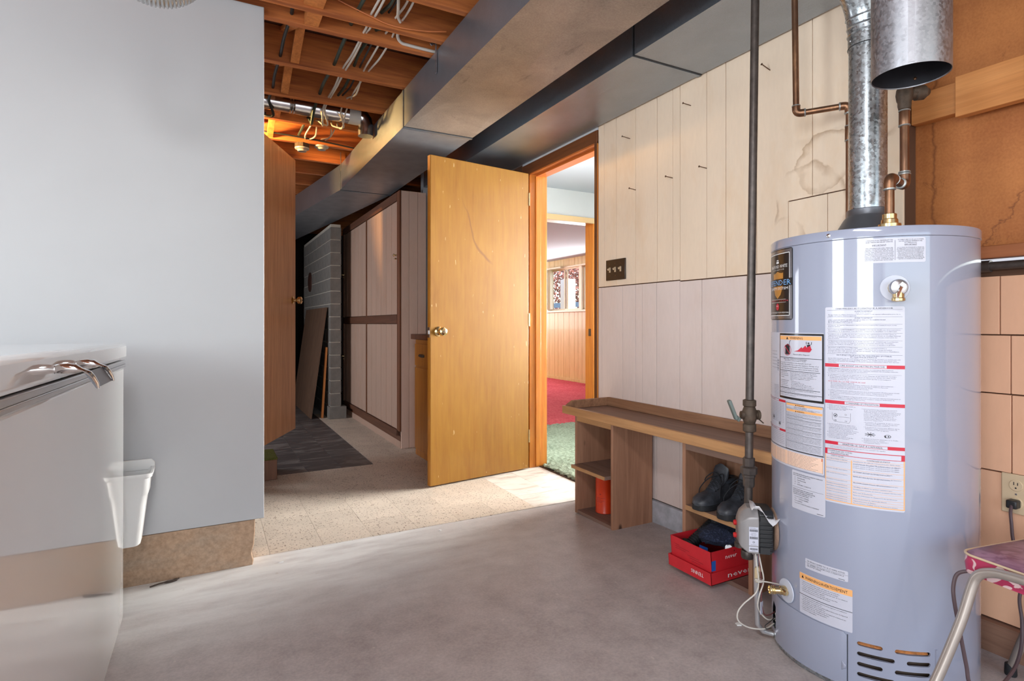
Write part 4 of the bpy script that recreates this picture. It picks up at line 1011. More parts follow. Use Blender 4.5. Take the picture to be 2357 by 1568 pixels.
# contents
bh = thing('ribbed_hose', 'black ribbed hose with a brown end cap in the red box', 'hose', (1.72, 1.71, .14))
pr = []
for i in range(13): pr += [(.017, .012*i), (.0225, .012*i+.003), (.0225, .012*i+.007), (.017, .012*i+.010)]
ax = Vector((.74, -.05, .42)).normalized(); c0 = Vector((1.724, 1.698, .128))
obj('ribs', MB().lathe(pr, c0, ax, 22), RUBBER, bh)
obj('cap_ring', MB().lathe([(.030, -.012), (.034, -.010), (.034, .004), (.029, .006)], c0, ax, 28), PLASTIC_K, bh)
obj('cap_face', MB().lathe([(.030, -.0125), (.026, -.014), (.001, -.0145)], c0, ax, 24), plain('cap_brown', rgb(150, 104, 78), .5), bh)
mb = MB()
rings = []
for i in range(15):
    t = i/14; x = 1.715+.21*t; r1 = .060*math.sin(PI*(.06+.88*t))**.6
    rings.append([(x+.012*noise.noise(Vector((t*6, k*.6, 1))), 1.605+r1*1.25*math.cos(2*PI*k/20)+.008*noise.noise(Vector((t*5, k*.7, 4))), .190+.66*r1*math.sin(2*PI*k/20)+.012*noise.noise(Vector((t*7, k*.8, 9)))) for k in range(20)])
mb.loft(rings)
tag(obj('knit_hat', mb, KNIT, smooth=80), 'navy knitted hat lying on top in the red box', 'hat')
gl = thing('work_glove', 'dark crumpled glove behind the navy hat in the red box', 'glove', (1.86, 1.62, .2))
rings = []
for i in range(10):
    t = i/9; rings.append([(1.80+.12*t, 1.64+.04*math.sin(PI*(.1+.8*t))*math.cos(2*PI*k/14)*(1+.2*noise.noise(Vector((t*4, k, 2)))), .232+.028*math.sin(PI*(.1+.8*t))*math.sin(2*PI*k/14)+.012*noise.noise(Vector((t*5, k*.9, 6)))) for k in range(14)])
obj('palm', MB().loft(rings), LACE, gl, smooth=80)
for i in range(4): obj('finger', MB().tube(spline([(1.90, 1.612+.018*i, .222), (1.93, 1.606+.02*i, .238), (1.95, 1.602+.021*i, .225)], 5), [.0105]*10+[.007], 10), LACE, gl)
tag(obj('chrome_can', MB().lathe([(.018, 0), (.021, .004), (.021, .08), (.017, .086), (.013, .088), (.013, .083), (.001, .083)], (1.85, 1.575, .130), (-.36, -.16, .16), 28), CHROME_S), 'small chrome cylinder lying at the right end of the red box', 'canister')
tag(obj('blue_packet', MB().obox((1.695, 1.592, .150), (.016, .014, .003), (-.010, .012, .004), (.001, .001, .006)), STICKER), 'small blue packet tucked in the front of the red box', 'packet')
tag(obj('tin', MB().lathe([(.03, 0), (.032, .003), (.032, .035), (.03, .038), (.001, .038)], (1.74, 1.65, .056), n=28), SEAM), 'dark round tin under the navy hat in the red box', 'tin')
tag(obj('green_ball', MB().ball((1.925, 1.555, .192), .024), LIME), 'lime green ball at the back of the red box', 'ball')

# nails, switch plate, wall outlet
NAILS = [((2.031, 2.428, 2.037), (1.985, 2.438, 2.046), 'long nail high in the plank wall nearest the doorway'), ((2.031, 1.984, 2.067), (1.985, 1.990, 2.073), 'long nail high in the planks, second from the doorway in the top row'),
         ((2.031, 1.888, 1.746), (1.985, 1.890, 1.749), 'long nail in a lower groove, nearest the black pipe'), ((2.031, 2.107, 1.751), (1.985, 2.106, 1.753), 'long nail in the middle of the lower nail row'),
         ((2.031, 2.385, 1.749), (1.985, 2.379, 1.752), 'long nail in a lower groove nearest the doorway'), ((2.031, 1.553, 2.066), (1.985, 1.557, 2.083), 'long nail high between the black pipe and the copper pipe')]
for a, b, lab in NAILS:
    a = Vector(a)+Vector((.004, 0, 0)); b = Vector(b); d = (b-a).normalized()
    tag(obj('nail', MB().tube([a, b], .0021, 8).lathe([(.0048, -.0005), (.0048, .0012), (.001, .0016)], b, d, 10), NAIL), lab, 'nail', 'nails in the plank wall')
sw = thing('light_switch', 'dark brown plate with three toggle switches beside the doorway', 'switch', (2.03, 2.544, 1.333))
obj('plate', MB().box(2.0225, 2.0305, 2.460, 2.630, 1.275, 1.392), SWITCHP, sw, bevel=.003)
for y in (2.498, 2.545, 2.592):
    obj('toggle', MB().box(2.0205, 2.0228, y-.006, y+.006, 1.320, 1.347).obox((2.016, y, 1.340), (.008, 0, .005), (0, .0045, 0), (-.0025, 0, .004)), IVORY, sw)
    for z in (1.300, 1.367): obj('screw', MB().lathe([(.0035, 0), (.003, .0012), (.001, .0014)], (2.0226, y, z), (-1, 0, 0), 10), NAIL, sw)
ou = thing('wall_outlet', 'ivory double outlet on the square wall panels above the pink seat', 'outlet', (2.09, .770, .53))
obj('plate', MB().box(2.0855, 2.0925, .735, .806, .472, .588), IVORY, ou, bevel=.003)
for z in (.505, .556):
    rc = obj('receptacle', MB().lathe([(.0165, 0), (.0165, .002), (.0155, .003), (.001, .003)], (2.0856, .770, z), (-1, 0, 0), 20), IVORY, ou)
    obj('slots', MB().box(2.0822, 2.0828, .7735, .7755, z+.001, z+.010).box(2.0822, 2.0828, .7645, .7665, z+.001, z+.009).box(2.0822, 2.0828, .768, .772, z-.009, z-.005), PLASTIC_K, rc)
obj('screw', MB().lathe([(.003, 0), (.0026, .0012), (.001, .0014)], (2.0856, .770, .5305), (-1, 0, 0), 10), CHROME_S, ou)
co = thing('power_cord', 'dark cord plugged into the outlet and looping over the pink seat frame', 'cord', (2.04, .77, .5))
obj('plug', MB().box(2.052, 2.0820, .757, .783, .493, .517), PLASTIC_K, co, bevel=.004)
obj('cable', MB().tube(spline([(2.056, .770, .503), (2.040, .766, .485), (2.030, .760, .455), (2.02, .752, .41), (1.985, .72, .34), (1.959, .716, .274), (1.941, .704, .225), (1.911, .695, .166), (1.851, .690, .125), (1.704, .675, .125), (1.591, .672, .176), (1.577, .676, .225), (1.564, .684, .308), (1.552, .690, .381), (1.560, .694, .413), (1.572, .690, .437), (1.580, .664, .451), (1.566, .630, .466)], 7), .0042, 8), CORD, co)

# padded chair at the lower right edge
A0 = Vector((1.567, .688, 0)); EX = Vector((.985, -.172, 0)); EY = Vector((-.172, -.985, 0))
ch = thing('padded_chair', 'tubular legged chair with faded pink floral vinyl seat at the lower right edge', 'chair', (1.70, .50, .045))
def sq(z, ins, n=6, rr=.03):
    out = []
    W, D = .36, .34
    for (sx, sy, a0) in ((1, 1, 0), (-1, 1, PI/2), (-1, -1, PI), (1, -1, 1.5*PI)):
        for k in range(n+1):
            a = a0+PI/2*k/n; x = W/2+sx*(W/2-rr-ins)+rr*math.cos(a); y = D/2+sy*(D/2-rr-ins)+rr*math.sin(a)
            q = A0+EX*x+EY*y; out.append((q.x, q.y, z))
    return out
obj('seat_cushion', MB().loft([sq(.443, .012), sq(.447, .002), sq(.470, 0), sq(.491, .002)]), FLORAL, ch, smooth=60)
obj('seat_top', MB().loft([sq(.491, .003), sq(.498, .012), sq(.503, .05), sq(.505, .11)]), FLORALT, ch, smooth=60)
pp = sq(.491, .001); obj('piping', MB().tube(pp+[pp[0]], .0028, 8, False), IVORY, ch)
obj('seat_pan', MB().loft([sq(.436, .03), sq(.443, .02)]), RUSTY, ch)
def leg(pts, r=.0108): return obj('leg', MB().tube(spline(pts, 6), r, 14), TUBE, ch)
leg([(1.405, .725, .062), (1.473, .690, .213), (1.516, .662, .345), (1.538, .648, .43), (1.542, .638, .458), (1.542, .618, .472), (1.537, .585, .480), (1.522, .50, .486), (1.494, .34, .486), (1.482, .30, .478), (1.472, .28, .45), (1.42, .20, .3), (1.35, .10, .062)])
leg([(1.985, .745, .062), (1.965, .70, .20), (1.93, .63, .36), (1.90, .60, .43), (1.86, .55, .442), (1.80, .42, .442), (1.80, .36, .43), (1.83, .25, .3), (1.87, .12, .062)])
for (x, y) in ((1.405, .725), (1.35, .10), (1.985, .745), (1.87, .12)): obj('foot_cap', MB().lathe([(.0135, 0), (.0145, .004), (.0135, .03), (.011, .032)], (x, y, .0455), n=16), RUBBER, ch)

for k, (x, y, r, lab) in enumerate(((.28, 2.63, .011, 'white paint chip on the slab in front of the curb end'), (1.545, 1.30, .012, 'white splash chip on the slab beside the gas pipe'), (1.02, 2.66, .007, 'tiny white chip on the slab near the tile edge'))):
    rn = random.Random(k); pts_ = [(x+r*(.6+.5*rn.random())*math.cos(a), y+r*(.5+.5*rn.random())*math.sin(a)) for a in [2*PI*i/9 for i in range(9)]]
    tag(obj('paint_chip', MB().prism(pts_, 'z', floor_z(y)+.0005, floor_z(y)+.0035), PLASTIC_W), lab, 'chip')
tag(obj('wood_sliver', MB().tube(spline([(-.195, 2.61, .0075), (-.16, 2.62, .010), (-.12, 2.628, .0085), (-.098, 2.645, .0085)], 4), [.003]*6+[.005]*5+[.002]*2, 8), BARK), 'thin brown sliver of wood on the slab at the foot of the curb', 'sliver')

# ------------------------------------------------------------------ gas pipe, vent, copper pipes
gp = thing('gas_pipe', 'black iron gas pipe standing in front of the bench with a lever valve', 'pipe', (1.551, 1.268, .27))
def gx(z): t = (z-.41)/(2.082-.41); return Vector((1.551+.020*t, 1.268-.011*t, z))
obj('pipe', MB().tube([gx(.36), gx(1.5), gx(2.553)], .0128, 18), BLACKPIPE, gp)
obj('union_nut', MB().lathe([(.0165, -.075), (.018, -.068), (.018, -.045), (.0205, -.043), (.0205, -.035), (.026, -.032), (.0265, -.012), (.022, -.009), (.0185, -.007), (.0185, .018), (.0165, .02)], gx(.575), (0, 0, 1), 8), BLACKPIPE, gp)
vb_ = obj('valve_body', MB().lathe([(.0165, -.055), (.0205, -.052), (.0205, -.030), (.017, -.027), (.0225, -.012), (.0225, .012), (.017, .027), (.0205, .030), (.0205, .048), (.0165, .05)], gx(.733), (0, 0, 1), 10)
    .lathe([(.012, 0), (.012, .022), (.016, .024), (.016, .032), (.012, .034)], gx(.733), (.88, -.47, 0), 10)
    .lathe([(.013, 0), (.013, .028), (.008, .030)], gx(.733), (-.88, .47, 0), 10), RUSTY, gp)
o = gx(.715)+Vector((-.88, .47, 0))*.030
lev = MB().beam(o, o+Vector((-.0135, .0065, .012)), .014, .004, (.47, .88, 0)).beam(o+Vector((-.0115, .006, .004)), o+Vector((-.034, .016, .066)), .010, .018, (.47, .88, 0))
obj('lever', lev, plain('grey_green_grip', rgb(104, 114, 110), .5, .2), vb_, bevel=.003)
obj('pin', MB().tube([gx(.722)+Vector((.024, -.013, 0)), gx(.706)+Vector((.040, -.022, 0))], .002, 6), RUSTY, vb_)
obj('tee', MB().lathe([(.019, -.03), (.019, -.022), (.0165, -.02), (.0165, .02), (.019, .022), (.019, .03)], gx(.345), (0, 0, 1), 16).lathe([(.0165, 0), (.0165, .03), (.019, .032), (.019, .036)], gx(.345), (.2, -.98, 0), 14), BLACKPIPE, gp)
obj('drip_cap', MB().tube([gx(.315), gx(.29)], .0128, 16).lathe([(.019, 0), (.0205, .004), (.0205, .022), (.018, .026)], gx(.268), (0, 0, 1), 10), BLACKPIPE, gp)

iv = thing('intake_pipe', 'large galvanised open pipe hanging from above in front of the heater flue', 'pipe', (1.455, .735, 1.61))
c_ = (1.455, .735, 0)
obj('pipe_wall', MB().lathe([(.0795, 2.150), (.079, 1.612), (.0785, 1.6105), (.0775, 1.6105), (.077, 1.613)], c_, n=56, cap=False), GALVM, iv, smooth=60)
obj('pipe_inside', MB().lathe([(.0772, 1.612), (.0772, 2.15)], c_, n=56, cap=False), plain('dark_pipe_metal', rgb(44, 44, 50), .55, .3, var=.2, scale=30), iv, smooth=60)  # inner face in a darker metal than the outer wall
a = math.radians(208); obj('lap_seam', MB().beam((1.455+.0795*math.cos(a), .735+.0795*math.sin(a), 1.614), (1.455+.080*math.cos(a), .735+.080*math.sin(a), 2.145), .012, .0012, (math.cos(a), math.sin(a), 0)), GALVM, iv)
a = math.radians(20); obj('rivet', MB().lathe([(.004, 0), (.003, .002), (.001, .0025)], (1.455+.077*math.cos(a), .735+.077*math.sin(a), 1.63), (-math.cos(a), -math.sin(a), 0), 10), COPPER, iv)

HX, HYC, R0 = 1.762, 1.009, .265
fl = thing('flue_pipe', 'spangled galvanised flue pipe rising from the top of the heater', 'pipe', (HX, HYC, 1.36))
obj('pipe_section', MB().lathe([(.0505, 1.355), (.0505, 1.868)], (HX, HYC, 0), n=48), GALV, fl, smooth=60)
el = []
for (dx, z, tilt) in ((0, 1.862, 0), (0, 1.905, .0), (-.003, 1.93, .12), (-.010, 1.96, .26), (-.022, 1.99, .40), (-.10, 2.10, .62), (-.19, 2.165, .75), (-.235, 2.22, .45), (-.245, 2.30, 0), (-.245, 2.54, 0)):
    cc_ = Vector((HX+dx, HYC, z)); u = Vector((math.cos(tilt), 0, math.sin(tilt))); w = Vector((0, 1, 0)); el.append([cc_+.0525*(math.cos(2*PI*k/48)*u+math.sin(2*PI*k/48)*w) for k in range(48)])
obj('elbow', MB().loft(el), GALV, fl, smooth=60)
for i in (1, 2, 3):
    obj('gore_bead', MB().tube([el[i][k % 48] for k in range(49)], .0028, 6, False), GALV, fl)
obj('joint_bead', MB().tube([(HX+.0522*math.cos(2*PI*k/48), HYC+.0522*math.sin(2*PI*k/48), 1.866) for k in range(49)], .0016, 6, False), SEAM, fl)
a = math.radians(150); obj('screw', MB().lathe([(.004, 0), (.003, .002), (.001, .0025)], (HX+.0525*math.cos(a), HYC+.0525*math.sin(a), 1.885), (math.cos(a), math.sin(a), 0), 8), CHROME_S, fl)
dh = obj('draft_hood', MB().lathe([(.094, 1.292), (.095, 1.296), (.090, 1.300), (.064, 1.345), (.058, 1.352), (.056, 1.356), (.056, 1.372), (.0535, 1.374), (.0515, 1.372), (.0515, 1.352), (.085, 1.298)], (HX, HYC, 0), n=48), plain('hood_steel', rgb(112, 114, 120), .4, .7, var=.06, scale=30), fl)
for k in range(4):
    a = PI/4+PI/2*k; obj('hood_leg', MB().beam((HX+.085*math.cos(a), HYC+.085*math.sin(a), 1.281), (HX+.085*math.cos(a), HYC+.085*math.sin(a), 1.30), .014, .002, (math.cos(a), math.sin(a), 0)), SEAM, dh)

def bend(pts, r=.02, n=6):     # polyline with rounded corners
    P = [Vector(p) for p in pts]; out = [P[0]]
    for a, b, c in zip(P[:-2], P[1:-1], P[2:]):
        u = (a-b).normalized(); w = (c-b).normalized(); s_ = b+u*r; e = b+w*r
        for k in range(n+1):
            t = k/n; out.append(s_*(1-t)**2+b*2*t*(1-t)+e*t*t)
    return out+[P[-1]]
def elbow(root, a, b, c, r=.0135, leg_=.026, mat=COPPER):
    a, b, c = Vector(a), Vector(b), Vector(c); u = (a-b).normalized(); w = (c-b).normalized()
    e = obj('elbow', MB().tube(bend([b+u*leg_, b, b+w*leg_], .018), r, 16), mat, root)
    for d in (u, w): obj('solder_ring', MB().lathe([(r-.001, 0), (r+.0012, .001), (r+.0008, .004), (r-.002, .006)], b+d*(leg_-.001), d, 16), SOLDER, e)
cp = thing('copper_pipe', 'copper water pipe left of the flue with a sideways jog', 'pipe', (1.93, 1.167, 1.28))
q = [(1.836, 1.304, 2.182), (1.840, 1.301, 1.773), (1.930, 1.167, 1.775), (1.930, 1.167, 1.283)]
obj('pipe', MB().tube(bend(q, .015), .0105, 16), COPPER, cp)
elbow(cp, q[0], q[1], q[2]); elbow(cp, q[1], q[2], q[3])
obj('coupling', MB().lathe([(.0125, 0), (.0130, .002), (.0130, .045), (.0125, .047)], (1.93, 1.167, 1.655), n=16), COPPER, cp)
for z in (1.652, 1.701): obj('solder_ring', MB().lathe([(.0115, 0), (.0140, .001), (.0135, .004), (.0115, .005)], (1.93, 1.167, z), n=16), SOLDER, cp)
hp = thing('copper_pipe', 'copper water pipe right of the flue with a corroded valve on top', 'pipe', (1.588, .853, 1.28))
q = [(1.588, .853, 1.285), (1.588, .853, 1.416), (1.694, .871, 1.410), (1.694, .871, 1.66)]
obj('pipe', MB().tube(bend(q, .015), .0112, 16), COPPER, hp)
elbow(hp, q[0], q[1], q[2], .0142, .03); elbow(hp, q[1], q[2], q[3], .0142, .03)
obj('nipple', MB().lathe([(.026, 1.2835), (.026, 1.292), (.020, 1.294), (.019, 1.304), (.0165, 1.306), (.0165, 1.318), (.013, 1.320)], (1.588, .853, 0), n=24), BRASS, hp)
obj('coupling', MB().lathe([(.0130, 1.575), (.0136, 1.577), (.0136, 1.612), (.0130, 1.614)], (1.694, .871, 0), n=16), COPPER, hp)
for z in (1.573, 1.614, 1.445): obj('solder_ring', MB().lathe([(.012, 0), (.0146, .001), (.0142, .004), (.012, .005)], (1.694, .871, z), n=16), SOLDER, hp)
obj('valve_body', MB().lathe([(.014, 1.620), (.0165, 1.630), (.0165, 1.640), (.019, 1.645), (.021, 1.66), (.019, 1.675), (.014, 1.682)], (1.694, .871, 0), n=20)
    .lathe([(.015, 0), (.015, .02), (.020, .024), (.020, .044), (.014, .05), (.010, .058)], (1.70, .868, 1.662), (.86, -.5, .1), 12).ball((1.722, .853, 1.668), .017, (1.2, 1, .8)), RUSTY, hp)
obj('pipe_upper', MB().tube([(1.700, .868, 1.67), (1.70, .868, 2.182)], .0112, 16), COPPER, hp)

# ------------------------------------------------------------------ the water heater
wh = thing('water_heater', 'tall grey lavender gas water heater covered with warning labels', 'water heater', (HX, HYC, .0455))
def cp_(t, z, r=R0): a = math.radians(t); return Vector((HX+r*math.cos(a), HYC+r*math.sin(a), z))
def band(mb, t0, t1, z0, z1, r=R0, step=2.0):
    n = max(1, int(round((t1-t0)/step)))
    vs = [cp_(t0+(t1-t0)*i/n, z, r) for z in (z0, z1) for i in range(n+1)]
    return mb.add(vs, [(i, i+1, n+2+i, n+1+i) for i in range(n)])
jk = MB(); ZB, ZL, ZT = .072, .207, 1.2555
band(jk, 0, 360, ZL, ZT); band(jk, 246, 488, ZB, ZL)
# lower front of the jacket with real slots cut in it: flat sheet with holes, wrapped round
bm = bmesh.new()
def loop(pts):
    vs = [bm.verts.new((p[0], p[1], 0)) for p in pts]; return [bm.edges.new((vs[i], vs[(i+1) % len(vs)])) for i in range(len(vs))]
K = math.radians(1)*R0
edges = loop([(128*K, ZB), (246*K, ZB), (246*K, ZL), (128*K, ZL)])
def stadium(t0, t1, z, h=.0056):
    x0, x1 = t0*K+h, t1*K-h
    return [(x0+h*math.cos(PI/2+PI*k/10), z+h*math.sin(PI/2+PI*k/10)) for k in range(11)]+[(x1+h*math.cos(-PI/2+PI*k/10), z+h*math.sin(-PI/2+PI*k/10)) for k in range(11)]
SLOTS = []
for i, z in enumerate((.182, .155, .128, .101, .0875)):
    if i == 4: continue
    if i % 2 == 0: SLOTS += [(204.6, 217.0, z), (222.8, 240.8, z)]
    else: SLOTS += [(204.6, 222.8, z), (228.6, 240.8, z)]
for s_ in SLOTS: edges += loop(stadium(*s_))
edges += loop([(137.6*K, .085), (145*K, .085), (145.6*K, .11), (145*K, .155), (140*K, .166), (137.6*K, .14)])
bmesh.ops.triangle_fill(bm, use_beauty=True, use_dissolve=False, edges=edges)
for t in range(130, 246, 2):
    bmesh.ops.bisect_plane(bm, geom=bm.verts[:]+bm.edges[:]+bm.faces[:], plane_co=(t*K, 0, 0), plane_no=(1, 0, 0))
bm.verts.index_update()
jk.add([cp_(v.co.x/K, v.co.y) for v in bm.verts], [tuple(v.index for v in f.verts) for f in bm.faces]); bm.free()
jo = obj('jacket', jk, HEATER, wh, recalc=False, smooth=50)
bm = bmesh.new(); bm.from_mesh(jo.data); bmesh.ops.remove_doubles(bm, verts=bm.verts, dist=1e-5)
for f in bm.faces:
    c = f.calc_center_median()
    if f.normal.dot(Vector((c.x, c.y, 0))) < 0: f.normal_flip()
bm.to_mesh(jo.data); bm.free(); jo.data.set_sharp_from_angle(angle=math.radians(50))
def radial(o):
    me = o.data; vs = [Vector((v.co.x, v.co.y, 0)).normalized() for v in me.vertices]
    me.normals_split_custom_set_from_vertices([tuple(v) for v in vs])
radial(jo)
for s_ in SLOTS:
    st_ = stadium(*s_); n_ = len(st_)
    obj('slot_rim', MB().add([cp_(x/K, z, r_) for r_ in (R0, R0-.004) for x, z in st_], [(i, (i+1) % n_, n_+(i+1) % n_, n_+i) for i in range(n_)]), HEATER, wh, recalc=False)
obj('inner_shell', MB().lathe([(.247, .06), (.247, .20), (.2, .21)], (HX, HYC, 0), n=64), HEAT_IN, wh, smooth=60)
for i, (t0, t1, z) in enumerate(SLOTS):
    if i in (0, 1): obj('insulation', MB().add([cp_(t0+(t1-t0)*k/6, z-.006+dz, R0-.008-.006*dz/.008) for dz in (0, .008) for k in range(7)], [(k, k+1, k+8, k+7) for k in range(6)]), plain('rust_lining_%d' % i, rgb(188, 118, 62), .7, var=.3, scale=90), wh, recalc=False)
obj('top_pan', MB().lathe([(.2640, 1.2555), (.2668, 1.2575), (.2668, 1.280), (.2655, 1.283), (.262, 1.2838), (.24, 1.284), (.03, 1.284)], (HX, HYC, 0), n=128), HEATER, wh, smooth=50)
obj('rim_gap', MB().lathe([(.262, 1.253), (.2637, 1.2545), (.2637, 1.2568), (.262, 1.258)], (HX, HYC, 0), n=96, cap=False), SEAM, wh, smooth=60)
a = 190; obj('lid_screw', MB().lathe([(.006, 0), (.0055, .002), (.003, .0035), (.001, .0036)], cp_(a, 1.270, .2668), cp_(a, 0, 1)-cp_(a, 0, 0), 12), CHROME, wh)
obj('base_ring', MB().lathe([(.262, .0455), (.2635, .047), (.2635, .080), (.262, .082)], (HX, HYC, 0), n=96), GALV, wh, smooth=60)
for a in (168, 156): obj('ring_screw', MB().lathe([(.005, 0), (.0045, .0025), (.001, .003)], cp_(a, .060, .2635), cp_(a, 0, 1)-cp_(a, 0, 0), 10), CHROME_S, wh)
obj('panel_ridge', MB().add([cp_(t, z, r) for z in (ZB, .195) for t, r in ((243.2, R0), (243.5, R0+.003), (244.2, R0+.003), (244.5, R0))], [(0, 1, 5, 4), (1, 2, 6, 5), (2, 3, 7, 6), (4, 5, 6, 7)]), HEATER, wh)
# access door, rounded corners, finger dimple at the right
acc = MB(); t0, t1, z0, z1 = 147.2, 199.6, .060, .202; n = 30; rw = []
for r_, e in ((R0+.0008, 0), (R0+.0038, .0), (R0+.0042, .0012)):
    rw.append((r_, e))
vs = []
cols = []
for i in range(n+1):
    t = t0+(t1-t0)*i/n; cols.append((t, z0, z1-.004*max(0, 1-(t1-t)/1.6)**2*2))
for r_, e in rw:
    vs += [cp_(min(max(t, t0+e/K*.001), t1), a_+e, r_) for t, a_, b_ in cols]+[cp_(t, b_-e, r_) for t, a_, b_ in cols]
m_ = n+1; fs = []
for k in range(len(rw)-1):
    o0, o1 = k*2*m_, (k+1)*2*m_
    for i in range(n): fs += [(o0+i, o0+i+1, o1+i+1, o1+i), (o0+m_+i, o0+m_+i+1, o1+m_+i+1, o1+m_+i)]
    fs += [(o0, o1, o1+m_, o0+m_), (o0+n, o0+m_+n, o1+m_+n, o1+n)]
o1 = (len(rw)-1)*2*m_
fs += [(o1+i, o1+i+1, o1+m_+i+1, o1+m_+i) for i in range(n)]
ad = obj('access_door', acc.add(vs, fs), HEATER, wh, smooth=50)
dm = MB(); k_ = 10
dm.add([cp_(199.4-2.4*math.cos(PI/2*(j/4))*1.0+0*i, .112+.013*math.cos(PI*i/k_)*(math.sin(PI/2*(1-j/5))+.02), R0+.0044+.004*math.sin(PI/2*j/4)*math.sin(PI*i/k_)) for j in range(5) for i in range(k_+1)], [(j*(k_+1)+i, j*(k_+1)+i+1, (j+1)*(k_+1)+i+1, (j+1)*(k_+1)+i) for j in range(4) for i in range(k_)])
obj('finger_lip', dm, HEATER, ad, recalc=False)
obj('door_gap', MB().add([cp_(t, z, R0+.001) for z in (.062, .198) for t in (199.7, 200.1)], [(0, 1, 3, 2)]), SEAM, ad, recalc=False)

# labels: curved sheets on the jacket, each with its printing
DR = .0007
def label(t0, t1, z0, z1, mat=LABEL, dr=DR, name='label', parent=wh, rr=.004, lab=None):
    n = max(2, int((t1-t0)/1.5)); mb = MB(); rk = rr/K
    ts = sorted(set([t0+(t1-t0)*i/n for i in range(n+1)]+[t0+rk*(1-math.cos(PI/2*k/3)) for k in range(4)]+[t1-rk*(1-math.cos(PI/2*k/3)) for k in range(4)]))
    vs = []
    for t in ts:
        d = max(0, 1-(t-t0)/rk if t < t0+rk else (1-(t1-t)/rk if t > t1-rk else 0)); e = rr*(1-math.sqrt(max(0, 1-d*d)))
        vs += [cp_(t, z0+e, R0+dr), cp_(t, z1-e, R0+dr)]
    mb.add(vs, [(2*i, 2*i+2, 2*i+3, 2*i+1) for i in range(len(ts)-1)])
    return obj(name, mb, mat, parent, recalc=False, label=lab)
def frame_at(t0, z0, dr): return lambda x, y: cp_(t0+x/K, z0+y, R0+dr)
def para(p, lines, x, y, w, lh, h, last=1.0):
    mx_ = max(len(t) for t in lines)
    for i, s_ in enumerate(lines):
        if s_.strip():
            ind = len(s_)-len(s_.lstrip()); k = len(s_.strip())/mx_
            p.text(s_.strip(), x+w*ind/mx_*.7, y-lh*i, h, w*min(1, k))
# 1 maker's badge
B0, B1, Z0_, Z1_ = 129.5, 165.7, 1.041, 1.254
lbl = label(B0, B1, Z0_, Z1_, LABEL_B, .0008, 'badge', rr=.008, lab='black badge with silver border and gold shield')
wB = (B1-B0)*K; hB = Z1_-Z0_
s_ = printer(frame_at(B0, Z0_, .0014), LABEL_S, lbl, 'border')
for (a, b, c, d) in ((.003, wB-.003, .003, .012), (.003, wB-.003, hB-.012, hB-.003), (.003, .012, .012, hB-.012), (wB-.012, wB-.003, .012, hB-.012)): s_.rect(a, b, c, d)
s_ = printer(frame_at(B0, Z0_, .0017), INK_W, lbl)
for (a, b, c, d) in ((.0125, wB-.0125, .0125, .0145), (.0125, wB-.0125, hB-.0145, hB-.0125), (.0125, .0145, .0145, hB-.0145), (wB-.0145, wB-.0125, .0145, hB-.0145)): s_.rect(a, b, c, d)
CXB = wB*.53
s_.text('BRADFORD WHITE', CXB, .157, .010, .112, 'C').text('C O R P O R A T I O N', CXB, .150, .0038, .078, 'C')
s_.text('SAFETY SYSTEM', CXB, .091, .008, .118, 'C').text('BUILT TO BE THE BEST FOR PROFESSIONALS', CXB, .020, .0045, .132, 'C')
s_.rect(.03, wB-.03, .0615, .0622).rect(.03, wB-.03, .0525, .0532).rect(CXB-.008, CXB+.010, .171, .177).rect(CXB-.005, CXB+.008, .179, .182)
g_ = printer(frame_at(B0, Z0_, .0012), LABEL_G, lbl, 'shield')
sh = [(0, .147)]+[(.012, .143), (.026, .141), (.034, .142)]+[(.034, .115), (.030, .095), (.020, .076), (0, .064)]
g_.fill([(CXB+x, y) for x, y in sh]+[(CXB-x, y) for x, y in sh[::-1][1:-1]])
d_ = printer(frame_at(B0, Z0_, .0018), LABEL_B, lbl, 'nameplate'); d_.rect(.002, wB-.002, .102, .124)
d_ = printer(frame_at(B0, Z0_, .0022), INK_BL, lbl); d_.text('DEFENDER', wB/2, .1045, .0165, wB-.012, 'C')
r_ = printer(frame_at(B0, Z0_, .0017), INK_R, lbl); r_.text('E N E R G Y   S A V E R', CXB, .0555, .0048, .12, 'C')
r_ = printer(frame_at(B0, Z0_, .0014), LABEL_R, lbl, 'seal'); r_.ring(CXB, .0395, .0, .0105); s_.text('PHCC', CXB, .0395, .0045, .015, 'C')

# 2 relief valve notice
lbl = label(207.7, 238.1, 1.188, 1.252); w_ = 30.4*K
p = printer(frame_at(207.7, 1.188, .0013), INK, lbl)
cx1, cx2 = w_*.25, w_*.75
for i, t in enumerate(('OPENING FOR TEMPERATURE', 'AND PRESSURE RELIEF DEVICE.')): p.text(t, cx1, .0575-.0045*i, .0026, w_*.43, 'C')
for i, t in enumerate(('OUVERTURE POUR LA SOUPAPE', 'DE DÉCHARGE TEMPÉRATURE', 'ET PRESSION.')): p.text(t, cx2, .0575-.0042*i, .0025, w_*(.42, .38, .2)[i], 'C')
p.text('IMPORTANT', cx1, .0445, .0036, w_*.22, 'C').text('IMPORTANT', cx2, .0438, .0034, w_*.2, 'C').rect(cx1-w_*.11, cx1+w_*.11, .0435, .0438).rect(cx2-w_*.1, cx2+w_*.1, .0428, .0431).rect(w_*.497, w_*.501, .006, .058, 1)
L1 = ('THE TEMPERATURE AND PRESSURE', 'RELIEF VALVE PROVIDED BY THE', 'MANUFACTURER SHALL BE INSTALLED', 'AT THE TIME OF INSTALLATION OF THE', 'HEATER IN THE LOCATION SPECIFIED', 'BY THE MANUFACTURER. LOCAL CODES', 'SHALL GOVERN INSTALLATION OF RELIEF', 'DEVICES. FOR SAFE OPERATION OF', 'THE WATER HEATER, THE RELIEF VALVE', 'MUST NOT BE REMOVED OR PLUGGED.')
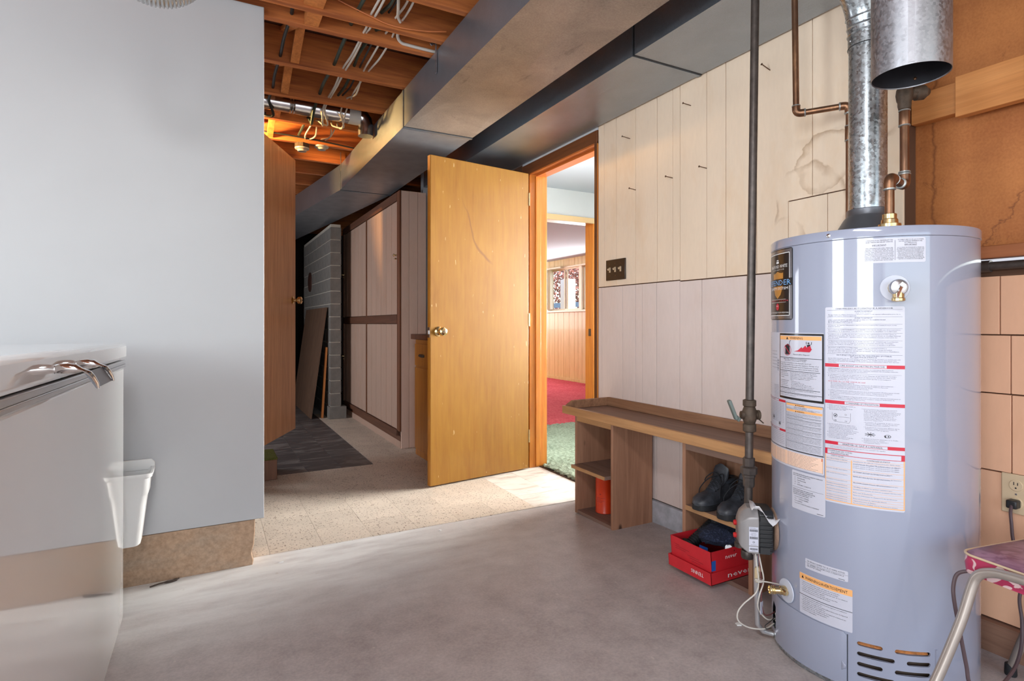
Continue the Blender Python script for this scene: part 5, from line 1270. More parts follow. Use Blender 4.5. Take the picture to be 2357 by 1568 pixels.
L2 = ('LA SOUPAPE DE DÉCHARGE FOURNIE PAR', 'LE FABRICANT DOIT ÊTRE INSTALLÉE LORS', "DE L'INSTALLATION DE L'APPAREIL ET À", "L'ENDROIT SPÉCIFIÉ PAR LE FABRICANT.", 'LES CODES LOCAUX GOUVERNENT', "L'INSTALLATION DES SOUPAPES DE", 'DÉCHARGE. POUR ASSURER LE', 'FONCTIONNEMENT SÉCURITAIRE DE', "L'APPAREIL, NE PAS ENLEVER NI OBSTRUER", 'CETTE SOUPAPE DE DÉCHARGE.')
for i, t in enumerate(L1): p.text(t, cx1, .0375-.0035*i, .0021, w_*(.38+.004*len(t)-.06), 'C')
for i, t in enumerate(L2): p.text(t, cx2, .0372-.0033*i, .0021, w_*(.38+.004*len(t)-.08), 'C')

# 3 the long French instruction sheet
T0, T1 = 187.9, 227.6; BZ = .543
lbl = label(T0, T1, BZ, 1.0745); W = (T1-T0)*K
f_ = lambda dr: frame_at(T0, 0, dr)
p = printer(f_(.0013), INK_G, lbl); rd = printer(f_(.0011), LABEL_R, lbl, 'red_band'); wi = printer(f_(.0014), LABEL, lbl, 'band_inset'); bk = printer(f_(.0017), INK, lbl); og = printer(f_(.0011), LABEL_O, lbl, 'table_rule'); bl = printer(f_(.0013), plain('ink_slate', rgb(48, 50, 84), .5), lbl); rt = printer(f_(.0013), INK_R, lbl)
ML, MW = W*.045, W*.90
bk.text('CHAUFFE-EAU AUTOMATIQUE À RÉSERVOIR', W/2, 1.0682, .0036, W*.71, 'C')
for z in (1.0660, 1.0475, 1.0281, 1.0167, 1.0045, .985, .9683, .9476): p.rect(W*.03, W*.97, z, z+.0004)
bl.text('AVERTISSEMENT', W/2, 1.0608, .0034, W*.22, 'C').text('Pour Votre Sécurité', W/2, 1.0570, .0024, W*.18, 'C')
para(bl, ["Ne pas ranger ou utiliser d'essence ou d'autres liquides, ni de vapeurs inflammables près de ce", "chauffe-eau ni près d'autres appareils."], ML, 1.0532, MW, .0036, .0022, .42)
bl.text('AVERTISSEMENT', W/2, 1.0430, .0034, W*.22, 'C')
for i, (t, k) in enumerate((("L'EAU CHAUDE PEUT CAUSER DES BRÛLURES DU TROISIÈME DEGRÉ", .72), ('EN MOINS DE 5 SECONDES À 60°C (140°F)', .42), ('EN 30 SECONDES À 54°C (130°F)', .32))): bl.text(t, ML, 1.0385-.0036*i, .0024, W*k)
para(bl, ['Les vapeurs des liquides inflammables exploseront et prendront feu causant la mort ou des', 'brûlures sévères.'], ML, 1.0242, MW*.95, .0036, .0022, .16)
para(bl, ['Lire et suivre les AVERTISSEMENTS et les INSTRUCTIONS du chauffe-eau. Si les instructions', "d'installation et d'opération sont absentes, contactez le détaillant ou le fabricant."], ML, 1.0122, MW, .0042, .0023, .82)
para(bl, ["L'installation de ce chauffe-eau doit être conforme aux réglementations locales. Faute de", 'réglementations locales, elle doit être conforme au code national du gaz de chauffage National', "Fuel Gas Code ANSI Z223.1 - dernière version. Cette installation n'est pas conçue pour des", 'maisons mobiles.'], ML, 1.0004, MW, .0040, .0022, .16)
para(bl, ["ATTENTION: Le fonctionnement de ce chauffe-eau avec un air contaminé par le perchlorure", "d'éthylène, l'hypochlorite ou d'agents d'oxydation puissants causera des dommages", 'sérieux aux surfaces du brûleur, aux pièces de fer internes et annulera la garantie.'], ML, .9808, MW*.97, .0041, .0022, .86)
para(bl, ["IMPORTANT: LE BRÛLEUR DOIT ÊTRE STABLE. Les modèles qui contiennent un brûleur en", "fonte sont équipés d'un obturateur à air réglable. L'obturateur sur le devant du brûleur", "principal doit être réglé quand le chauffe-eau est installé. Voir les instructions d'installation", 'pour des procédures de réglage adéquates.'], ML, .9640, MW*.98, .0042, .0022, .42)
bl.text('PEUT-ÊTRE UTILISÉ POUR UN CHAUFFE-EAU (POTABLE)', W/2, .9432, .0030, W*.68, 'C').text("ET CHAUFFAGE D'ESPACE", W/2, .9390, .0030, W*.32, 'C')
para(bl, ['Les produits marqués tels que ceux utilisés pour le traitement de chaudière ne doivent être mis', "dans l'eau potable utilisée pour le chauffage d'espace. Ce chauffe-eau ne doit jamais être", "raccordé à tout système de chauffage ou de pièces existants auparavant utilisés avec de l'eau", 'non potable.'], ML, .9352, MW, .0036, .0021, .11)
def redband(z0, z1, a, b, txt, th, tw):
    printer(f_(.0011), LABEL_R, lbl, 'red_band').rect(0, W, z0, z1); printer(f_(.0014), LABEL, lbl, 'band_inset').rect(W*a, W*b, z0+.0009, z1-.0009); bk.text(txt, W*(a+b)/2, (z0+z1)/2-th/2, th, W*tw, 'C')
redband(.9122, .9214, .19, .78, 'LIRE AVANT DE METTRE EN MARCHE', .0042, .54)
para(bl, ["AVERTISSEMENT: Quiconque ne respecte pas à la lettre les instructions dans le présent", "manuel risque de déclencher un incendie ou une explosion entraînant des dommages matériels,", 'des lésions corporelles ou la perte de vies humaines.'], ML, .9070, MW*.97, .0037, .0022, .52)
p.rect(W*.03, W*.96, .8958, .8961)
para(bl, ["A. Cet appareil a un pilote qui est allumé par un circuit d'allumage de gaz d'étincelle électrique.", "B. Avant d'allumer la veilleuse, reniflez tout autour de l'appareil pour déceler une odeur de gaz.", "    Reniflez près du plancher, car certains gaz sont plus lourds que l'air et ont tendance à", "    s'accumuler au niveau du sol."], ML, .8908, MW*.95, .0042, .0021, .3)
rt.text("QUE FAIRE S'IL Y A UNE ODEUR DE GAZ", ML, .8722, .0030, W*.48)
para(bl, ["Ne tentez pas d'allumer l'appareil.", "Ne touchez pas à l'interrupteur électrique; n'utilisez pas de téléphone dans le bâtiment.", "Appelez immédiatement le fournisseur de gaz en employant le téléphone d'un voisin.", 'Respectez à la lettre les instructions du fournisseur de gaz.', 'Si personne ne répond, appelez le service des incendies.'], W*.08, .8690, W*.78, .0036, .0020, .66)
para(bl, ["C. Utilisez seulement la main quand vous appuyez sur le bouton poussoir. N'utilisez jamais d'outils.", "    Si le bouton ne fonctionne pas, n'essayez pas de le réparer. Téléphonez à un technicien", "    qualifié. La force ou la réparation peut avoir comme conséquence une incendie ou", '    une explosion.', "D. N'actionnez pas cet appareil si n'importe quelle partie a été sous l'eau. Appelez immédiatement un", "    technicien qualifié pour inspecter l'appareil et pour remplacer n'importe quelle partie du", "    système de commande et de gaz qui a été sous l'eau."], ML, .8486, MW, .0038, .0020, .8)
redband(.8124, .8213, .265, .695, "CONSIGNES D'UTILISATION", .0044, .40)
para(bl, ['1. ARRÊT! Lisez les mesures de sécurité au', '    dessus sur cette étiquette.', '2. Placez le bouton de commande de gaz', "    dans la position de 'OFF'."], ML*.7, .8068, W*.37, .0036, .0021, .7)
# control drawing
d = bk
for a, b in (((.10, .788), (.10, .772)), ((.10, .772), (.13, .765)), ((.13, .765), (.32, .763)), ((.32, .763), (.34, .770)), ((.34, .770), (.34, .790)), ((.19, .778), (.33, .778))): d.line((W*a[0], a[1]), (W*b[0], b[1]), .0004)
d.ring(W*.145, .7815, .0040, .0048).ring(W*.28, .785, .0018, .0022).ring(W*.145, .768, .0016, .0022).poly([(W*.13, .7805), (W*.16, .784), (W*.162, .7825), (W*.14, .7785)])
d.line((W*.272, .769), (W*.272, .766), .0008); d.line((W*.29, .769), (W*.29, .766), .0008)
para(bl, ['3. Attendez cinq (5) minutes pour dégager dehors', "    n'importe quel gaz. Sentez alors pour le gaz, y", '    compris près du plancher. Si vous sentez le gaz,', "    ARRÊTEZ! Suivez «B» dans l'information de", '    sûreté à la gauche sur cette étiquette. Si vous ne', "    sentez pas le gaz, passez à la prochaine étape.", '4. Enlevez la porte externe. Enlevez la porte', '    intérieure ou glissez la douille.', '5. Localisez le bouton de pilote.', '6. Tournez le bouton de commande de gaz dans', '    le sens des aiguilles à la position'], ML*.7, .7560, W*.42, .0037, .0020, .8)
para(bl, ['7. Enfoncez et tenez dans le bouton de commande', '    de gaz. Appuyez sur immédiatement le bouton', "    d'allumage jusqu'à ce que vous entendiez un bruit", '    « clic » sans relâcher. Continuez à maintenir le', '    bouton de commande de gaz jusqu\'à ce que la', '    lumière clignote. Relâchez le bouton de', '    commande de gaz. Il sortira seul. La pilote', '    devrait rester allumée. Si la pilote sort,', '    répétez les étapes 3 à 7.'], W*.48, .8035, W*.48, .0036, .0020, .6)
para(bl, ['  • Si le bouton de commande de gaz ne sort pas', '     quand il est relâché, arrêtez et appelez', '     immédiatement votre technicien.'], W*.49, .7690, W*.45, .0036, .0020, .8)
para(bl, ["  • Si la pilote ne restera pas allumée après", '     plusieurs essais, tournez le bouton de', "     commande à 'OFF' et appelez."], W*.49, .7565, W*.45, .0036, .0020, .8)
for k in range(9):
    a = k*.7; d.line((W*.58, .7385), (W*.58+.012*math.cos(a), .7385+.006*math.sin(a)), .0010)
d.ring(W*.79, .7365, .0035, .0042, sx=1.8).poly([(W*.755, .734), (W*.765, .740), (W*.775, .734)]).poly([(W*.79, .735), (W*.80, .7395), (W*.81, .735)])
para(bl, ['8. Remplacez la porte intérieure ou la douille.', '    Remplacez la porte externe.', '9. Tournez le bouton de commande à', "    l'arrangement désiré."], W*.48, .7260, W*.44, .0036, .0020, .6)
redband(.7015, .7102, .18, .79, "ARRÊTER LE GAZ À L'APPAREIL", .0044, .50)
para(bl, ['1. Tournez le bouton de commande de gaz dans le sens contraire des aiguilles', "    d'une montre à la position de 'OFF'."], ML, .6965, W*.72, .0038, .0021, .45)
rd.rect(0, W, .6742, .6899); wi.rect(W*.035, W*.955, .6756, .6880)
bk.text('CONTRÔLEZ LES CODES', W*.20, .6825, .0038, W*.32, 'C').text('DIAGNOSTIQUES', W*.20, .6770, .0038, W*.23, 'C')
para(bl, ["Voir le manuel d'instructions d'installation et de fonctionnement", 'pour faire recours de solution faire à chaque code basé en', 'compte.'], W*.44, .6840, W*.50, .0032, .0018, .15)
bk.text('STATUT DE LED', W*.17, .6695, .0030, W*.17, 'C').text('CONTRÔLEZ LE STATUT', W*.68, .6680, .0032, W*.28, 'C')
og.rect(W*.002, W*.012, .5490, .6745, 1).rect(W*.345, W*.36, .5490, .6645, 1).rect(W*.985, W*.998, .5490, .6745, 1).rect(0, W, .5478, .5502)
rows = [.6665, .6605, .6394, .6271, .6098, .5990, .5925, .5838, .5770, .5680, .5618, .5562]
for z in rows: og.rect(0, W, z-.0003, z+.0003)
LT = ['Aucun LED pas flashant ou clignotant', 'Un flash et seconde pause trois.', 'Présence du LED deux flashes', 'LED actuel sans interruption', 'Trois flashes et seconde pause trois.', 'Cinq flashes et seconde pause trois.', 'Quatre flashes et seconde pause trois', 'Cinq flashes et seconde pause trois.', 'Six flashes et seconde pause trois.', 'Sept flashes et seconde pause trois.', 'Huit flashes et seconde pause trois.', 'Six flashes et seconde pause trois.']
RTX = ["La puissance du millivolt n'est pas présente. Pilote éteint.", 'Si le bouton est dans «PILOTE» la flamme pilote est détectée.', "Thermostat demandant la chaleur (aucunes défauts).", 'Réglage du bouton du pont a été récemment tourné dans la position', "Flamme pilote faible détectée. Le système remettra à zéro", 'Chauffage insuffisant. Le système remettra à zéro.', "La température excessive du réservoir. Le système doit être remis", 'Échec noir de thermostat.', "Panne de température de chaleur hors des spécifications.", "Échec électronique de clapet à gaz détecté.", "Clapet pilote hors de flamme.", "Pas de puissance chauffage détecté. Remplacez le système."]
for z, a, b in zip(rows, LT, RTX): bl.text(a, W*.02, z-.0042, .0020, W*.28); bl.text(b, W*.375, z-.0042, .0020, W*min(.58, .0095*len(b)))
for z in (.6545, .6500, .6455): bl.text("position éteinte et allumée. Tournez le bouton du réglage.", W*.375, z, .0020, W*.56)
for z in (.6335, .6215, .6060): bl.text("de «OFF» attendez que la LED soit éteinte.", W*.375, z, .0019, W*.45)

# 4 English sheet wrapping round to the left
S0, S1 = 100, 187.3
lbl = label(S0, S1, .610, 1.0035, dr=.0006); wS = (S1-S0)*K
p = printer(frame_at(S0, 0, .0013), INK_G, lbl); rd = printer(frame_at(S0, 0, .0012), LABEL_R, lbl, 'red_band')
xo = lambda t: (t-S0)*K
for i in range(26): p.text('Make sure the air supply is not blocked and refer to the installation manual', xo(104), .985-.0068*i, .0022, xo(134)-xo(104)); 
for i in range(6): p.text('Model serial number pressure capacity', xo(138), .945-.010*i, .0022, xo(148)-xo(138))
for k in range(14): p.rect(xo(148.5), xo(150.8), .922-.0026*k, .922-.0026*k+.0004+.0009*((k*7) % 3)/2)
for i in range(10): p.text('Capacity limits input rating BTU', xo(143), .842-.0045*i, .0022, xo(151)-xo(143))
rd.rect(xo(100), xo(158.8), .795, .802); rd.rect(xo(100), xo(158.8), .708, .7145)
p_i = printer(frame_at(S0, 0, .0015), LABEL, lbl, 'band_inset'); p_i.rect(xo(112), xo(151), .7958, .8012); p_i.rect(xo(112), xo(152), .7088, .7137)
p_b = printer(frame_at(S0, 0, .0018), INK, lbl); p_b.text('OPERATING INSTRUCTIONS', xo(128), .7966, .0036, xo(149)-xo(114), 'C'); p_b.text('TO TURN OFF GAS', xo(132), .7095, .0034, xo(148)-xo(116), 'C')
for i in range(13): p.text('Turn gas control knob to off and wait five minutes to clear out', xo(120), .789-.0046*i, .0021, xo(157)-xo(120))
for k in range(7): p_b.line((xo(142), .743), (xo(142)+.010*math.cos(k*.9), .743+.008*math.sin(k*.9)), .0011)
p_b.ring(xo(152), .729, .0050, .0058, sx=1.1).poly([(xo(151), .727), (xo(152), .733), (xo(153), .727)])
for i in range(7): p.text('Turn off all electric power to the appliance if service is to be performed', xo(110), .702-.0052*i, .0022, xo(157.5)-xo(110))
p_b.rect(xo(100), xo(187.3), .6605, .6622)
og = printer(frame_at(S0, 0, .0012), plain('table_tint', rgb(238, 206, 186), .4), lbl, 'table_tint'); og.rect(xo(100), xo(186.2), .616, .656)
og = printer(frame_at(S0, 0, .0014), LABEL_O, lbl, 'table_rule')
for t in (146.3, 159.6, 186.4): og.rect(xo(t)-.0006, xo(t)+.0006, .614, .658)
rd.rect(xo(185.8), xo(186.6), .648, .656)
for i in range(10):
    z = .6525-.0040*i; og.rect(xo(100), xo(186.4), z-.0010, z-.0007)
    p.text('Flashes pause three seconds', xo(122), z, .0020, xo(145.5)-xo(122)); p.text('Check LED status', xo(148), z, .0020, xo(158.5)-xo(148)); p.text('Pilot flame failed, replace the thermostat', xo(161), z, .0020, (xo(185)-xo(161))*(.95-.06*(i % 4)))
# 5 framed flammable vapours warning
t0, t1, z0, z1 = 152.0, 187.2, .808, 1.0010; w5 = (t1-t0)*K; h5 = z1-z0
lbl = label(t0, t1, z0, z1, LABEL_B, .0012, rr=.001, lab='warning label with thick black frame')
p = printer(frame_at(t0, z0, .0017), LABEL, lbl, 'sheet'); p.rect(.0045, w5-.0045, .0065, h5-.0055)
og = printer(frame_at(t0, z0, .0021), LABEL_O, lbl, 'header'); og.rect(.0050, w5-.0060, h5-.0185, h5-.0075)
k_ = printer(frame_at(t0, z0, .0024), INK, lbl)
k_.text('WARNING', w5*.47, h5-.0165, .0070, w5*.30, 'C').poly([(w5*.225, h5-.0170), (w5*.285, h5-.0170), (w5*.255, h5-.0095)])
k_.rect(.0045, w5-.0045, .1215, .1228).rect(.0065, w5-.0095, .0830, .0842).rect(.0065, w5-.0095, .0318, .0330).rect(.0045, w5-.0045, .0186, .0198)
# fuel container, struck out
k_.fill([(w5*.20, .132), (w5*.32, .132), (w5*.32, .158), (w5*.27, .163), (w5*.20, .158)])
for a, b in (((.305, .160), (.312, .168)), ((.312, .168), (.335, .173)), ((.335, .173), (.35, .1725))): k_.line((w5*a[0], a[1]), (w5*b[0], b[1]), .0012)
r5 = printer(frame_at(t0, z0, .0028), LABEL_R, lbl, 'sign'); r5.ring(w5*.26, .1445, .0150, .0162).line((w5*.19, .156), (w5*.33, .133), .0022)
r5.fill([(w5*.43, .141), (w5*.52, .145), (w5*.60, .155), (w5*.595, .148), (w5*.68, .160), (w5*.66, .152), (w5*.78, .160), (w5*.76, .152), (w5*.80, .150), (w5*.76, .141)])
k_.ring(w5*.735, .166, .0008, .0028).line((w5*.69, .170), (w5*.69, .163), .0016); k_.line((w5*.79, .170), (w5*.785, .162), .0016); k_.poly([(w5*.70, .161), (w5*.77, .163), (w5*.76, .155), (w5*.71, .154)])
k_.text('DANGER', w5*.26, .1295, .0022, w5*.11, 'C').text('Flammable Vapors', w5*.58, .1310, .0034, w5*.34, 'C')
k_.text('FIRE AND EXPLOSION HAZARD', w5*.43, .1165, .0030, w5*.55, 'C').text('Can result in serious injury or death', w5*.43, .1125, .0028, w5*.50, 'C')
para(k_, ['Do not store or use gasoline or other flammable vapors and', 'liquids in the vicinity of this or any other appliance. Storage of or', 'use of gasoline or other flammable vapors or liquids in the vicinity', 'of this or any other appliance can result in serious injury or death.'], w5*.06, .1060, w5*.86, .0058, .0030, 1)
para(k_, ['Read the flammable', 'label be sure to use', 'and the warning label', 'materials.', '', 'Use flammable products', 'for dry floors only', 'never in the house', 'in opened containers', 'in tightly closed cans'], w5*.06, .0785, w5*.24, .0050, .0025, 1)
para(k_, ['Do not use or store flammable products', 'such as gasoline, solvents or adhesives', 'in the same room or area near this', 'water heater or any other appliance or', 'any source of ignition source.', 'Vapors', '  cannot be seen,', '  are heavier than air,', '  go a long way on the floor and', '  can be carried from other rooms to', '  ignition sources by air currents.'], w5*.34, .0785, w5*.55, .0043, .0024, 1)
para(k_, ['The water heater should be installed and located, so', 'fumes travel to the area.'], w5*.06, .0275, w5*.82, .0045, .0024, .4)
para(k_, ['Read and follow water heater warnings and instructions. If owner is', 'missing, contact the manufacturer.'], w5*.06, .0155, w5*.82, .0045, .0024, .6)
# 6 second warning panel below it
t0, t1, z0, z1 = 159.4, 187.0, .6625, .7985; w6 = (t1-t0)*K; h6 = z1-z0
lbl = label(t0, t1, z0, z1, LABEL, .0012, rr=.0005)
k_ = printer(frame_at(t0, z0, .0019), INK, lbl); og = printer(frame_at(t0, z0, .0017), LABEL_O, lbl, 'header')
k_.rect(0, w6, 0, .0010).rect(0, w6, h6-.0010, h6).rect(0, .0010, 0, h6, 1).rect(w6-.0010, w6, 0, h6, 1)
og.rect(.003, w6-.003, h6-.0075, h6-.0015).rect(.003, w6-.003, h6-.0250, h6-.0185)
k2 = printer(frame_at(t0, z0, .0022), INK, lbl)
for y in (h6-.0068, h6-.0243): k2.text('WARNING', w6*.46, y, .0040, w6*.2, 'C').poly([(w6*.31, y), (w6*.345, y), (w6*.3275, y+.004)])
k2.text('FOR YOUR SAFETY', w6*.45, h6-.0125, .0032, w6*.34, 'C')
para(k2, ['Do not store or use gasoline or other flammable, combustible or corrosive', 'vapors and liquids in the vicinity of this or any other appliance.'], w6*.03, h6-.0150, w6*.9, .0026, .0019, .75)
y = h6-.0290
for i, nl in enumerate((3, 2, 4, 4, 4, 6, 7)):
    for j in range(nl):
        if y < .004: break
        k2.text(('Hot water can scald. Water heated to a temperature which will satisfy clothes', 'washing and other sanitizing needs can scald and cause permanent injury upon', 'contact. Read the instruction manual before installing, using or servicing the', 'heater. Improper operation can result in fire, explosion or death.')[(i+j) % 4], w6*.03, y, .0020, w6*(.92 if j < nl-1 else .5)); y -= .0033
    if y > .006: k2.rect(w6*.03, w6*.96, y+.0012, y+.0019)
    y -= .0016
# 7 clearance label, 8 altitude strip, 9 bilingual warning
t0, t1, z0, z1 = 165.2, 188.1, .4955, .6055; w7 = (t1-t0)*K; h7 = z1-z0
lbl = label(t0, t1, z0, z1, LABEL, .0013); k_ = printer(frame_at(t0, z0, .0018), INK, lbl)
para(k_, ['GAS WATER HEATER INSTALLATION MINIMUM CLEARANCE', 'FROM COMBUSTIBLE CONSTRUCTION'], w7*.05, h7-.010, w7*.88, .0048, .0032, .7)
for i, (a, b) in enumerate((('0"', 'FROM SIDES AND'), ('2"', 'FROM FRONT & REAR'), ('12"', 'TOP'), ('6"', 'FROM VENT CONNECTOR'))): k_.text(a, w7*.10, h7-.0215-.0062*i, .0030).text(b, w7*.20, h7-.0215-.0062*i, .0030, w7*(.24, .27, .08, .42)[i])
k_.rect(w7*.03, w7*.95, h7-.0470, h7-.0465)
para(k_, ["INSTALLATION DANS UNE GARDE-ROBE", "DÉGAGEMENT MINIMAL À RÉSERVER ENTRE", "LES PAROIS DE L'APPAREIL ET LES", 'CONSTRUCTIONS COMBUSTIBLES'], w7*.05, h7-.0545, w7*.68, .0048, .0031, .82)
for i, (a, b) in enumerate((('0 pouce', 'DU HAUT, L\'APPAREIL'), ('0 po', "CÔTÉS ET ARRIÈRE"), ('12 pouces', 'DEVANT'), ('6 pouces', 'DU CONDUIT DE RACCORDEMENT'))): k_.text(a, w7*.10, h7-.0750-.0062*i, .0028).text(b, w7*.24, h7-.0750-.0062*i, .0030, w7*(.32, .30, .12, .60)[i])
k_.rect(w7*.78, w7*.95, .004, .0052)
t0, t1, z0, z1 = 175.4, 200.2, .337, .3655; w8 = (t1-t0)*K
lbl = label(t0, t1, z0, z1, LABEL, .0008, rr=.003); k_ = printer(frame_at(t0, z0, .0014), INK, lbl)
k_.text('THIS  APPLIANCE  EQUIPPED  FOR  USE  AT  NORMAL  ALTITUDE', w8*.05, .0205, .0034, w8*.88).text("CET  APPAREIL  EST  ÉQUIPÉ  POUR  L'UTILISATION  À", w8*.05, .0120, .0034, w8*.86).text('UNE  ALTITUDE  NORMALE.', w8*.05, .0070, .0034, w8*.36).rect(0, w8, .0172, .0176).rect(w8*.8, w8*.93, .003, .004)
t0, t1, z0, z1 = 171.4, 202.4, .2045, .3195; w9 = (t1-t0)*K; h9 = z1-z0
lbl = label(t0, t1, z0, z1, LABEL, .0008, rr=.003); og = printer(frame_at(t0, z0, .0013), LABEL_O, lbl, 'header'); og.rect(0, w9, h9-.0185, h9-.001)
k_ = printer(frame_at(t0, z0, .0017), INK, lbl)
k_.text('WARNING/AVERTISSEMENT', w9*.525, h9-.0140, .0082, w9*.79, 'C').poly([(w9*.05, h9-.0140), (w9*.10, h9-.0140), (w9*.075, h9-.0055)]).rect(0, w9, .0540, .0552)
para(k_, ['•  Vapors from flammable liquids can explode and catch fire.', '•  Do not use or store flammable products near the heater.', '•  Keep all combustibles and trash away from the unit, do not obstruct', '    air flow. Check the flame regularly.', '•  Install only in an area free of dust, vapors and lint.', '    Read the manual before you light the burner.'], w9*.04, h9-.0245, w9*.88, .0052, .0026, .7)
para(k_, ["•  Les vapeurs de liquides inflammables peuvent exploser et s'enflammer", '    causant des brûlures ou la mort.', "•  Ne pas utiliser ou ranger de produits inflammables près de l'appareil", '    dans la même pièce que le chauffe-eau.', "•  Gardez les matières combustibles loin de l'appareil, n'obstruez pas", '    la circulation de l\'air. Vérifiez la flamme.', '•  Installer dans un endroit sans poussière', '    ni vapeurs inflammables.'], w9*.04, .0480, w9*.88, .0052, .0026, .45)

# relief valve, drain valve
nrm = lambda t: (cp_(t, 0, 1)-cp_(t, 0, 0))
def tang(t): a = math.radians(t); return Vector((-math.sin(a), math.cos(a), 0))
T_ = 222.8; n_ = nrm(T_); tg_ = tang(T_); c_ = cp_(T_, 1.122, R0)
rv = obj('relief_valve', MB().lathe([(.017, 0), (.017, .018), (.0185, .020), (.0185, .028), (.015, .03)], c_, n_, 12).lathe([(.013, -.004), (.013, .026), (.015, .028), (.015, .034), (.011, .036)], c_+n_*.028, (0, 0, -1), 14), BRASS, wh)
obj('escutcheon', MB().lathe([(.034, 0), (.033, .0012), (.020, .002), (.017, .002)], c_, n_, 32), PLASTIC_T, rv)
obj('cap', MB().lathe([(.0195, .022), (.0205, .026), (.0205, .034), (.0185, .038), (.012, .041), (.002, .042)], c_, n_, 28), CHROME_S, rv)
tip = c_+n_*.042
obj('test_lever', MB().beam(tip+tg_*.006+Vector((0, 0, .008)), tip-tg_*.008+Vector((0, 0, -.026))+n_*.006, .007, .0022, n_).beam(tip+tg_*.009+Vector((0, 0, .010)), tip+tg_*.002+Vector((0, 0, .002)), .013, .007, n_), CHROME, rv, bevel=.001)
T_ = 160.0; n_ = nrm(T_); tg_ = tang(T_); c_ = cp_(T_, .240, R0)
dv = obj('drain_valve', MB().lathe([(.013, 0), (.013, .020), (.011, .022), (.011, .034), (.0125, .035), (.0125, .037), (.011, .038), (.0125, .040), (.0125, .042), (.011, .043), (.0125, .045), (.0125, .050), (.0095, .051), (.0085, .046), (.001, .045)], c_, n_-tg_*.25, 20).lathe([(.009, 0), (.0095, .012), (.007, .018), (.002, .019)], c_+n_*.016, tg_-n_*.2, 12), BRASS_W, wh)
obj('escutcheon', MB().lathe([(.034, .001), (.033, .0035), (.020, .005), (.013, .005)], c_, n_, 32), PLASTIC_T, dv)

# gas control: built along its own axes (a outwards, b towards the camera side, z up)
a_ = Vector((-.75, .66, 0)).normalized(); b_ = Vector((-a_.y, a_.x, 0))
s0 = Vector((HX, HYC, 0))+a_*R0; ZC = .388
def L_(a, b, z): return s0+a_*a+b_*b+Vector((0, 0, ZC+z))
if b_.dot(Vector((-1, -1, 0))) < 0: b_ = -b_
def prof(a, w, z0, z1, c): return [L_(a, -w, z0), L_(a, w, z0), L_(a, w, z1-c), L_(a, w-c*1.1, z1), L_(a, -w+c*1.1, z1), L_(a, -w, z1-c)]
gc = obj('gas_control', MB().loft([prof(.050, .052, -.066, .068, .022), prof(.080, .051, -.065, .067, .024), prof(.100, .042, -.052, .050, .024), prof(.106, .034, -.042, .036, .02)]), PLASTIC_GY, wh, bevel=.003)
obj('back_housing', MB().loft([prof(.008, .046, -.058, .062, .01), prof(.016, .050, -.064, .066, .012), prof(.0495, .050, -.064, .066, .012)]), PLASTIC_K, gc, bevel=.002)
rb = MB()
for k in range(9): rb.obox(L_(.030, .0515, -.056+.013*k), a_*.017, b_*.0035, (0, 0, .0016))
rb.obox(L_(.036, .053, .044), a_*.012, b_*.006, (0, 0, .008)); rb.obox(L_(.034, .053, -.052), a_*.014, b_*.005, (0, 0, .010))
obj('ribs', rb, PLASTIC_K, gc)
obj('gasket', MB().lathe([(.062, 0), (.064, .004), (.058, .008)], L_(-.004, 0, .0), a_, 32), plain('tan_insulation', rgb(150, 122, 104), .9, var=.2, scale=60), gc)
stf = lambda x, y: L_(.080-x*.9, .0528, -.060+y*.9)
st_ = printer(stf, LABEL, gc, 'sticker'); st_.rect(0, .030, .022, .086, 1).rect(0, .030, .002, .019, 1)
bf = lambda x, y: L_(.080-x*.9, .0534, -.060+y*.9); bp = printer(bf, INK, gc)
for y0 in (.070, .045):
    for k in range(16): bp.rect(.002+.0017*k, .002+.0017*k+(.0005, .0009, .0012)[k*5 % 3], y0, y0+.008, 1)
for k in range(18): bp.rect(.003+.0014*k, .003+.0014*k+(.0005, .0009)[k*3 % 2], .008, .014, 1)
bp.text('WATER CONTROL', .002, .0810, .0024, .02).text('120000', .015, .064, .0018, .014, 'C').text('MAX 0.5 PSI', .015, .060, .0018, .018, 'C').text('NAT GAS', .015, .056, .0018, .014, 'C').text('MADE IN USA', .015, .0245, .0018, .018, 'C').text('SERIAL', .015, .0042, .0018, .012, 'C')
bp.ring(.015, .0345, .0026, .0034).rect(.0146, .0176, .0342, .0350, 1)
obj('front_plate', MB().obox(L_(.101, .018, -.02), a_*.004+b_*-.006, b_*.010, (0, 0, .022)), SEAM, gc, bevel=.002)
for z in (.004, -.036): obj('red_cap', MB().lathe([(.007, 0), (.0085, .003), (.0085, .010), (.006, .013)], L_(.102, -.02, z), a_, 14), PLASTIC_R, gc)
obj('inlet_fitting', MB().lathe([(.013, 0), (.013, .02), (.017, .022), (.017, .035)], L_(.092, -.040, -.045), (0, 0, -1), 10), BLACKPIPE, gc)
obj('outlet_tube', MB().tube([L_(.052, .01, -.064), L_(.052, .01, -.16), L_(.048, .01, -.30), L_(.03, .0, -.325), L_(0, 0, -.33)], .0075, 12), plain('aluminium_tube', (.7, .7, .72, 1), .35, .8), gc)
obj('outlet_nut', MB().lathe([(.013, 0), (.013, .016), (.010, .018)], L_(.052, .01, -.065), (0, 0, -1), 6), CHROME_S, gc)
obj('wire_connector', MB().lathe([(.006, 0), (.008, .006), (.008, .04), (.005, .046)], L_(.052, .028, -.115), (0, 0, -1), 10).ball(L_(.046, .030, -.120), .009), plain('cream_connector', rgb(206, 186, 150), .5), gc)
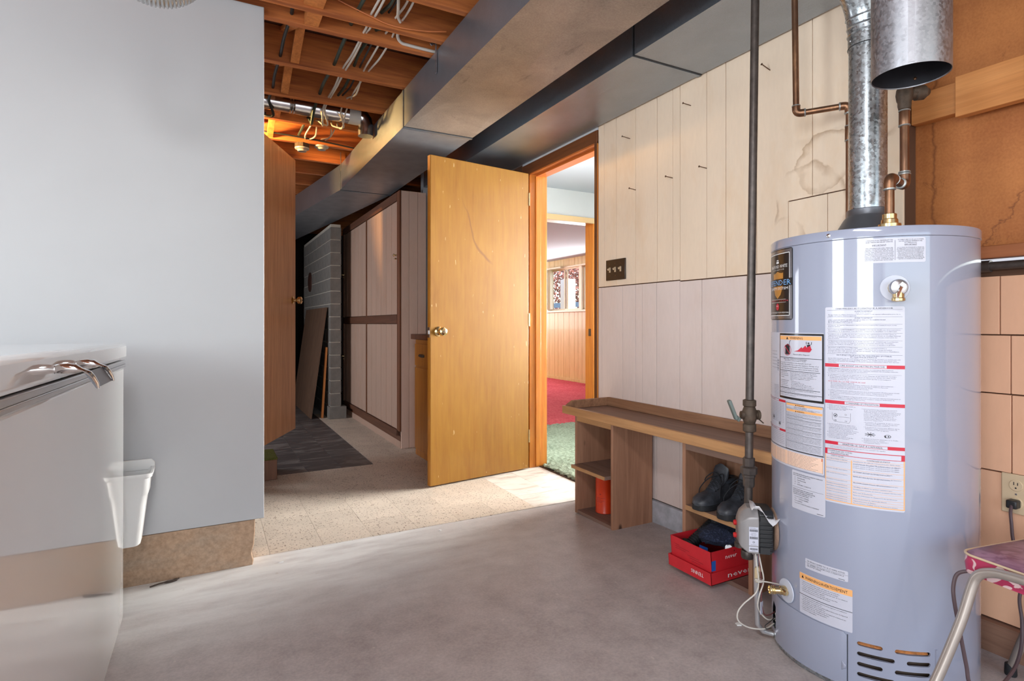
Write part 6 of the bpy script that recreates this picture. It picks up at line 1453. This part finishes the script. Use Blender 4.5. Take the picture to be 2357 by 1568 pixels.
pt = MB(); grid = [[L_(.075-.095*i/8, .015+.026*j+.008*math.sin(i*1.3+j), .074+.012*math.sin(i*.9+.5)+.010*math.cos(j*2.1+i)-.0045*i) for i in range(9)] for j in range(3)]
pt.add([q for r in grid for q in r], [(j*9+i, j*9+i+1, (j+1)*9+i+1, (j+1)*9+i) for j in range(2) for i in range(8)])
pe = obj('paper_tag', pt, PAPER, gc, recalc=False); so = pe.modifiers.new('t', 'SOLIDIFY'); so.thickness = .0006
def wire(pts, r, mat): return obj('wire', MB().tube(spline(pts, 7), r, 8), mat, wh)
wire([(1.500, 1.200, .325), (1.492, 1.188, .289), (1.494, 1.183, .235), (1.478, 1.181, .206), (1.447, 1.199, .173), (1.430, 1.207, .147), (1.433, 1.206, .120), (1.470, 1.197, .095), (1.520, 1.182, .086), (1.566, 1.184, .090)], .0022, CABLE_W)
wire([(1.512, 1.198, .318), (1.505, 1.184, .29), (1.508, 1.176, .240), (1.492, 1.178, .20), (1.490, 1.183, .165), (1.508, 1.186, .135), (1.535, 1.182, .111), (1.572, 1.184, .105)], .0022, CABLE_W)
wire([(1.508, 1.196, .318), (1.500, 1.182, .27), (1.502, 1.178, .22), (1.505, 1.182, .17), (1.522, 1.184, .13), (1.545, 1.184, .122), (1.572, 1.186, .124)], .0016, plain('maroon_wire', rgb(110, 60, 62), .5))
wire([(1.566, 1.178, .125), (1.560, 1.170, .115), (1.564, 1.172, .098), (1.572, 1.182, .10)], .002, CABLE_W)
wire([(1.535, 1.170, .090), (1.515, 1.172, .092), (1.516, 1.176, .10), (1.54, 1.175, .108), (1.568, 1.182, .112)], .0012, CABLE_K)
obj('cable_tie', MB().tube(spline([(1.488, 1.190, .242), (1.496, 1.176, .241), (1.512, 1.160, .240), (1.530, 1.132, .240)], 6), .0022, 6).lathe([(.013, -.002), (.0135, 0), (.013, .002)], (1.497, 1.184, .240), (0, 0, 1), 16), CABLE_W, wh)
obj('wire_tag', MB().obox((1.505, 1.181, .155), (.010, .004, -.002), (.002, .001, .018), (.0002, -.0006, 0)), LABEL, wh)

flush_text()
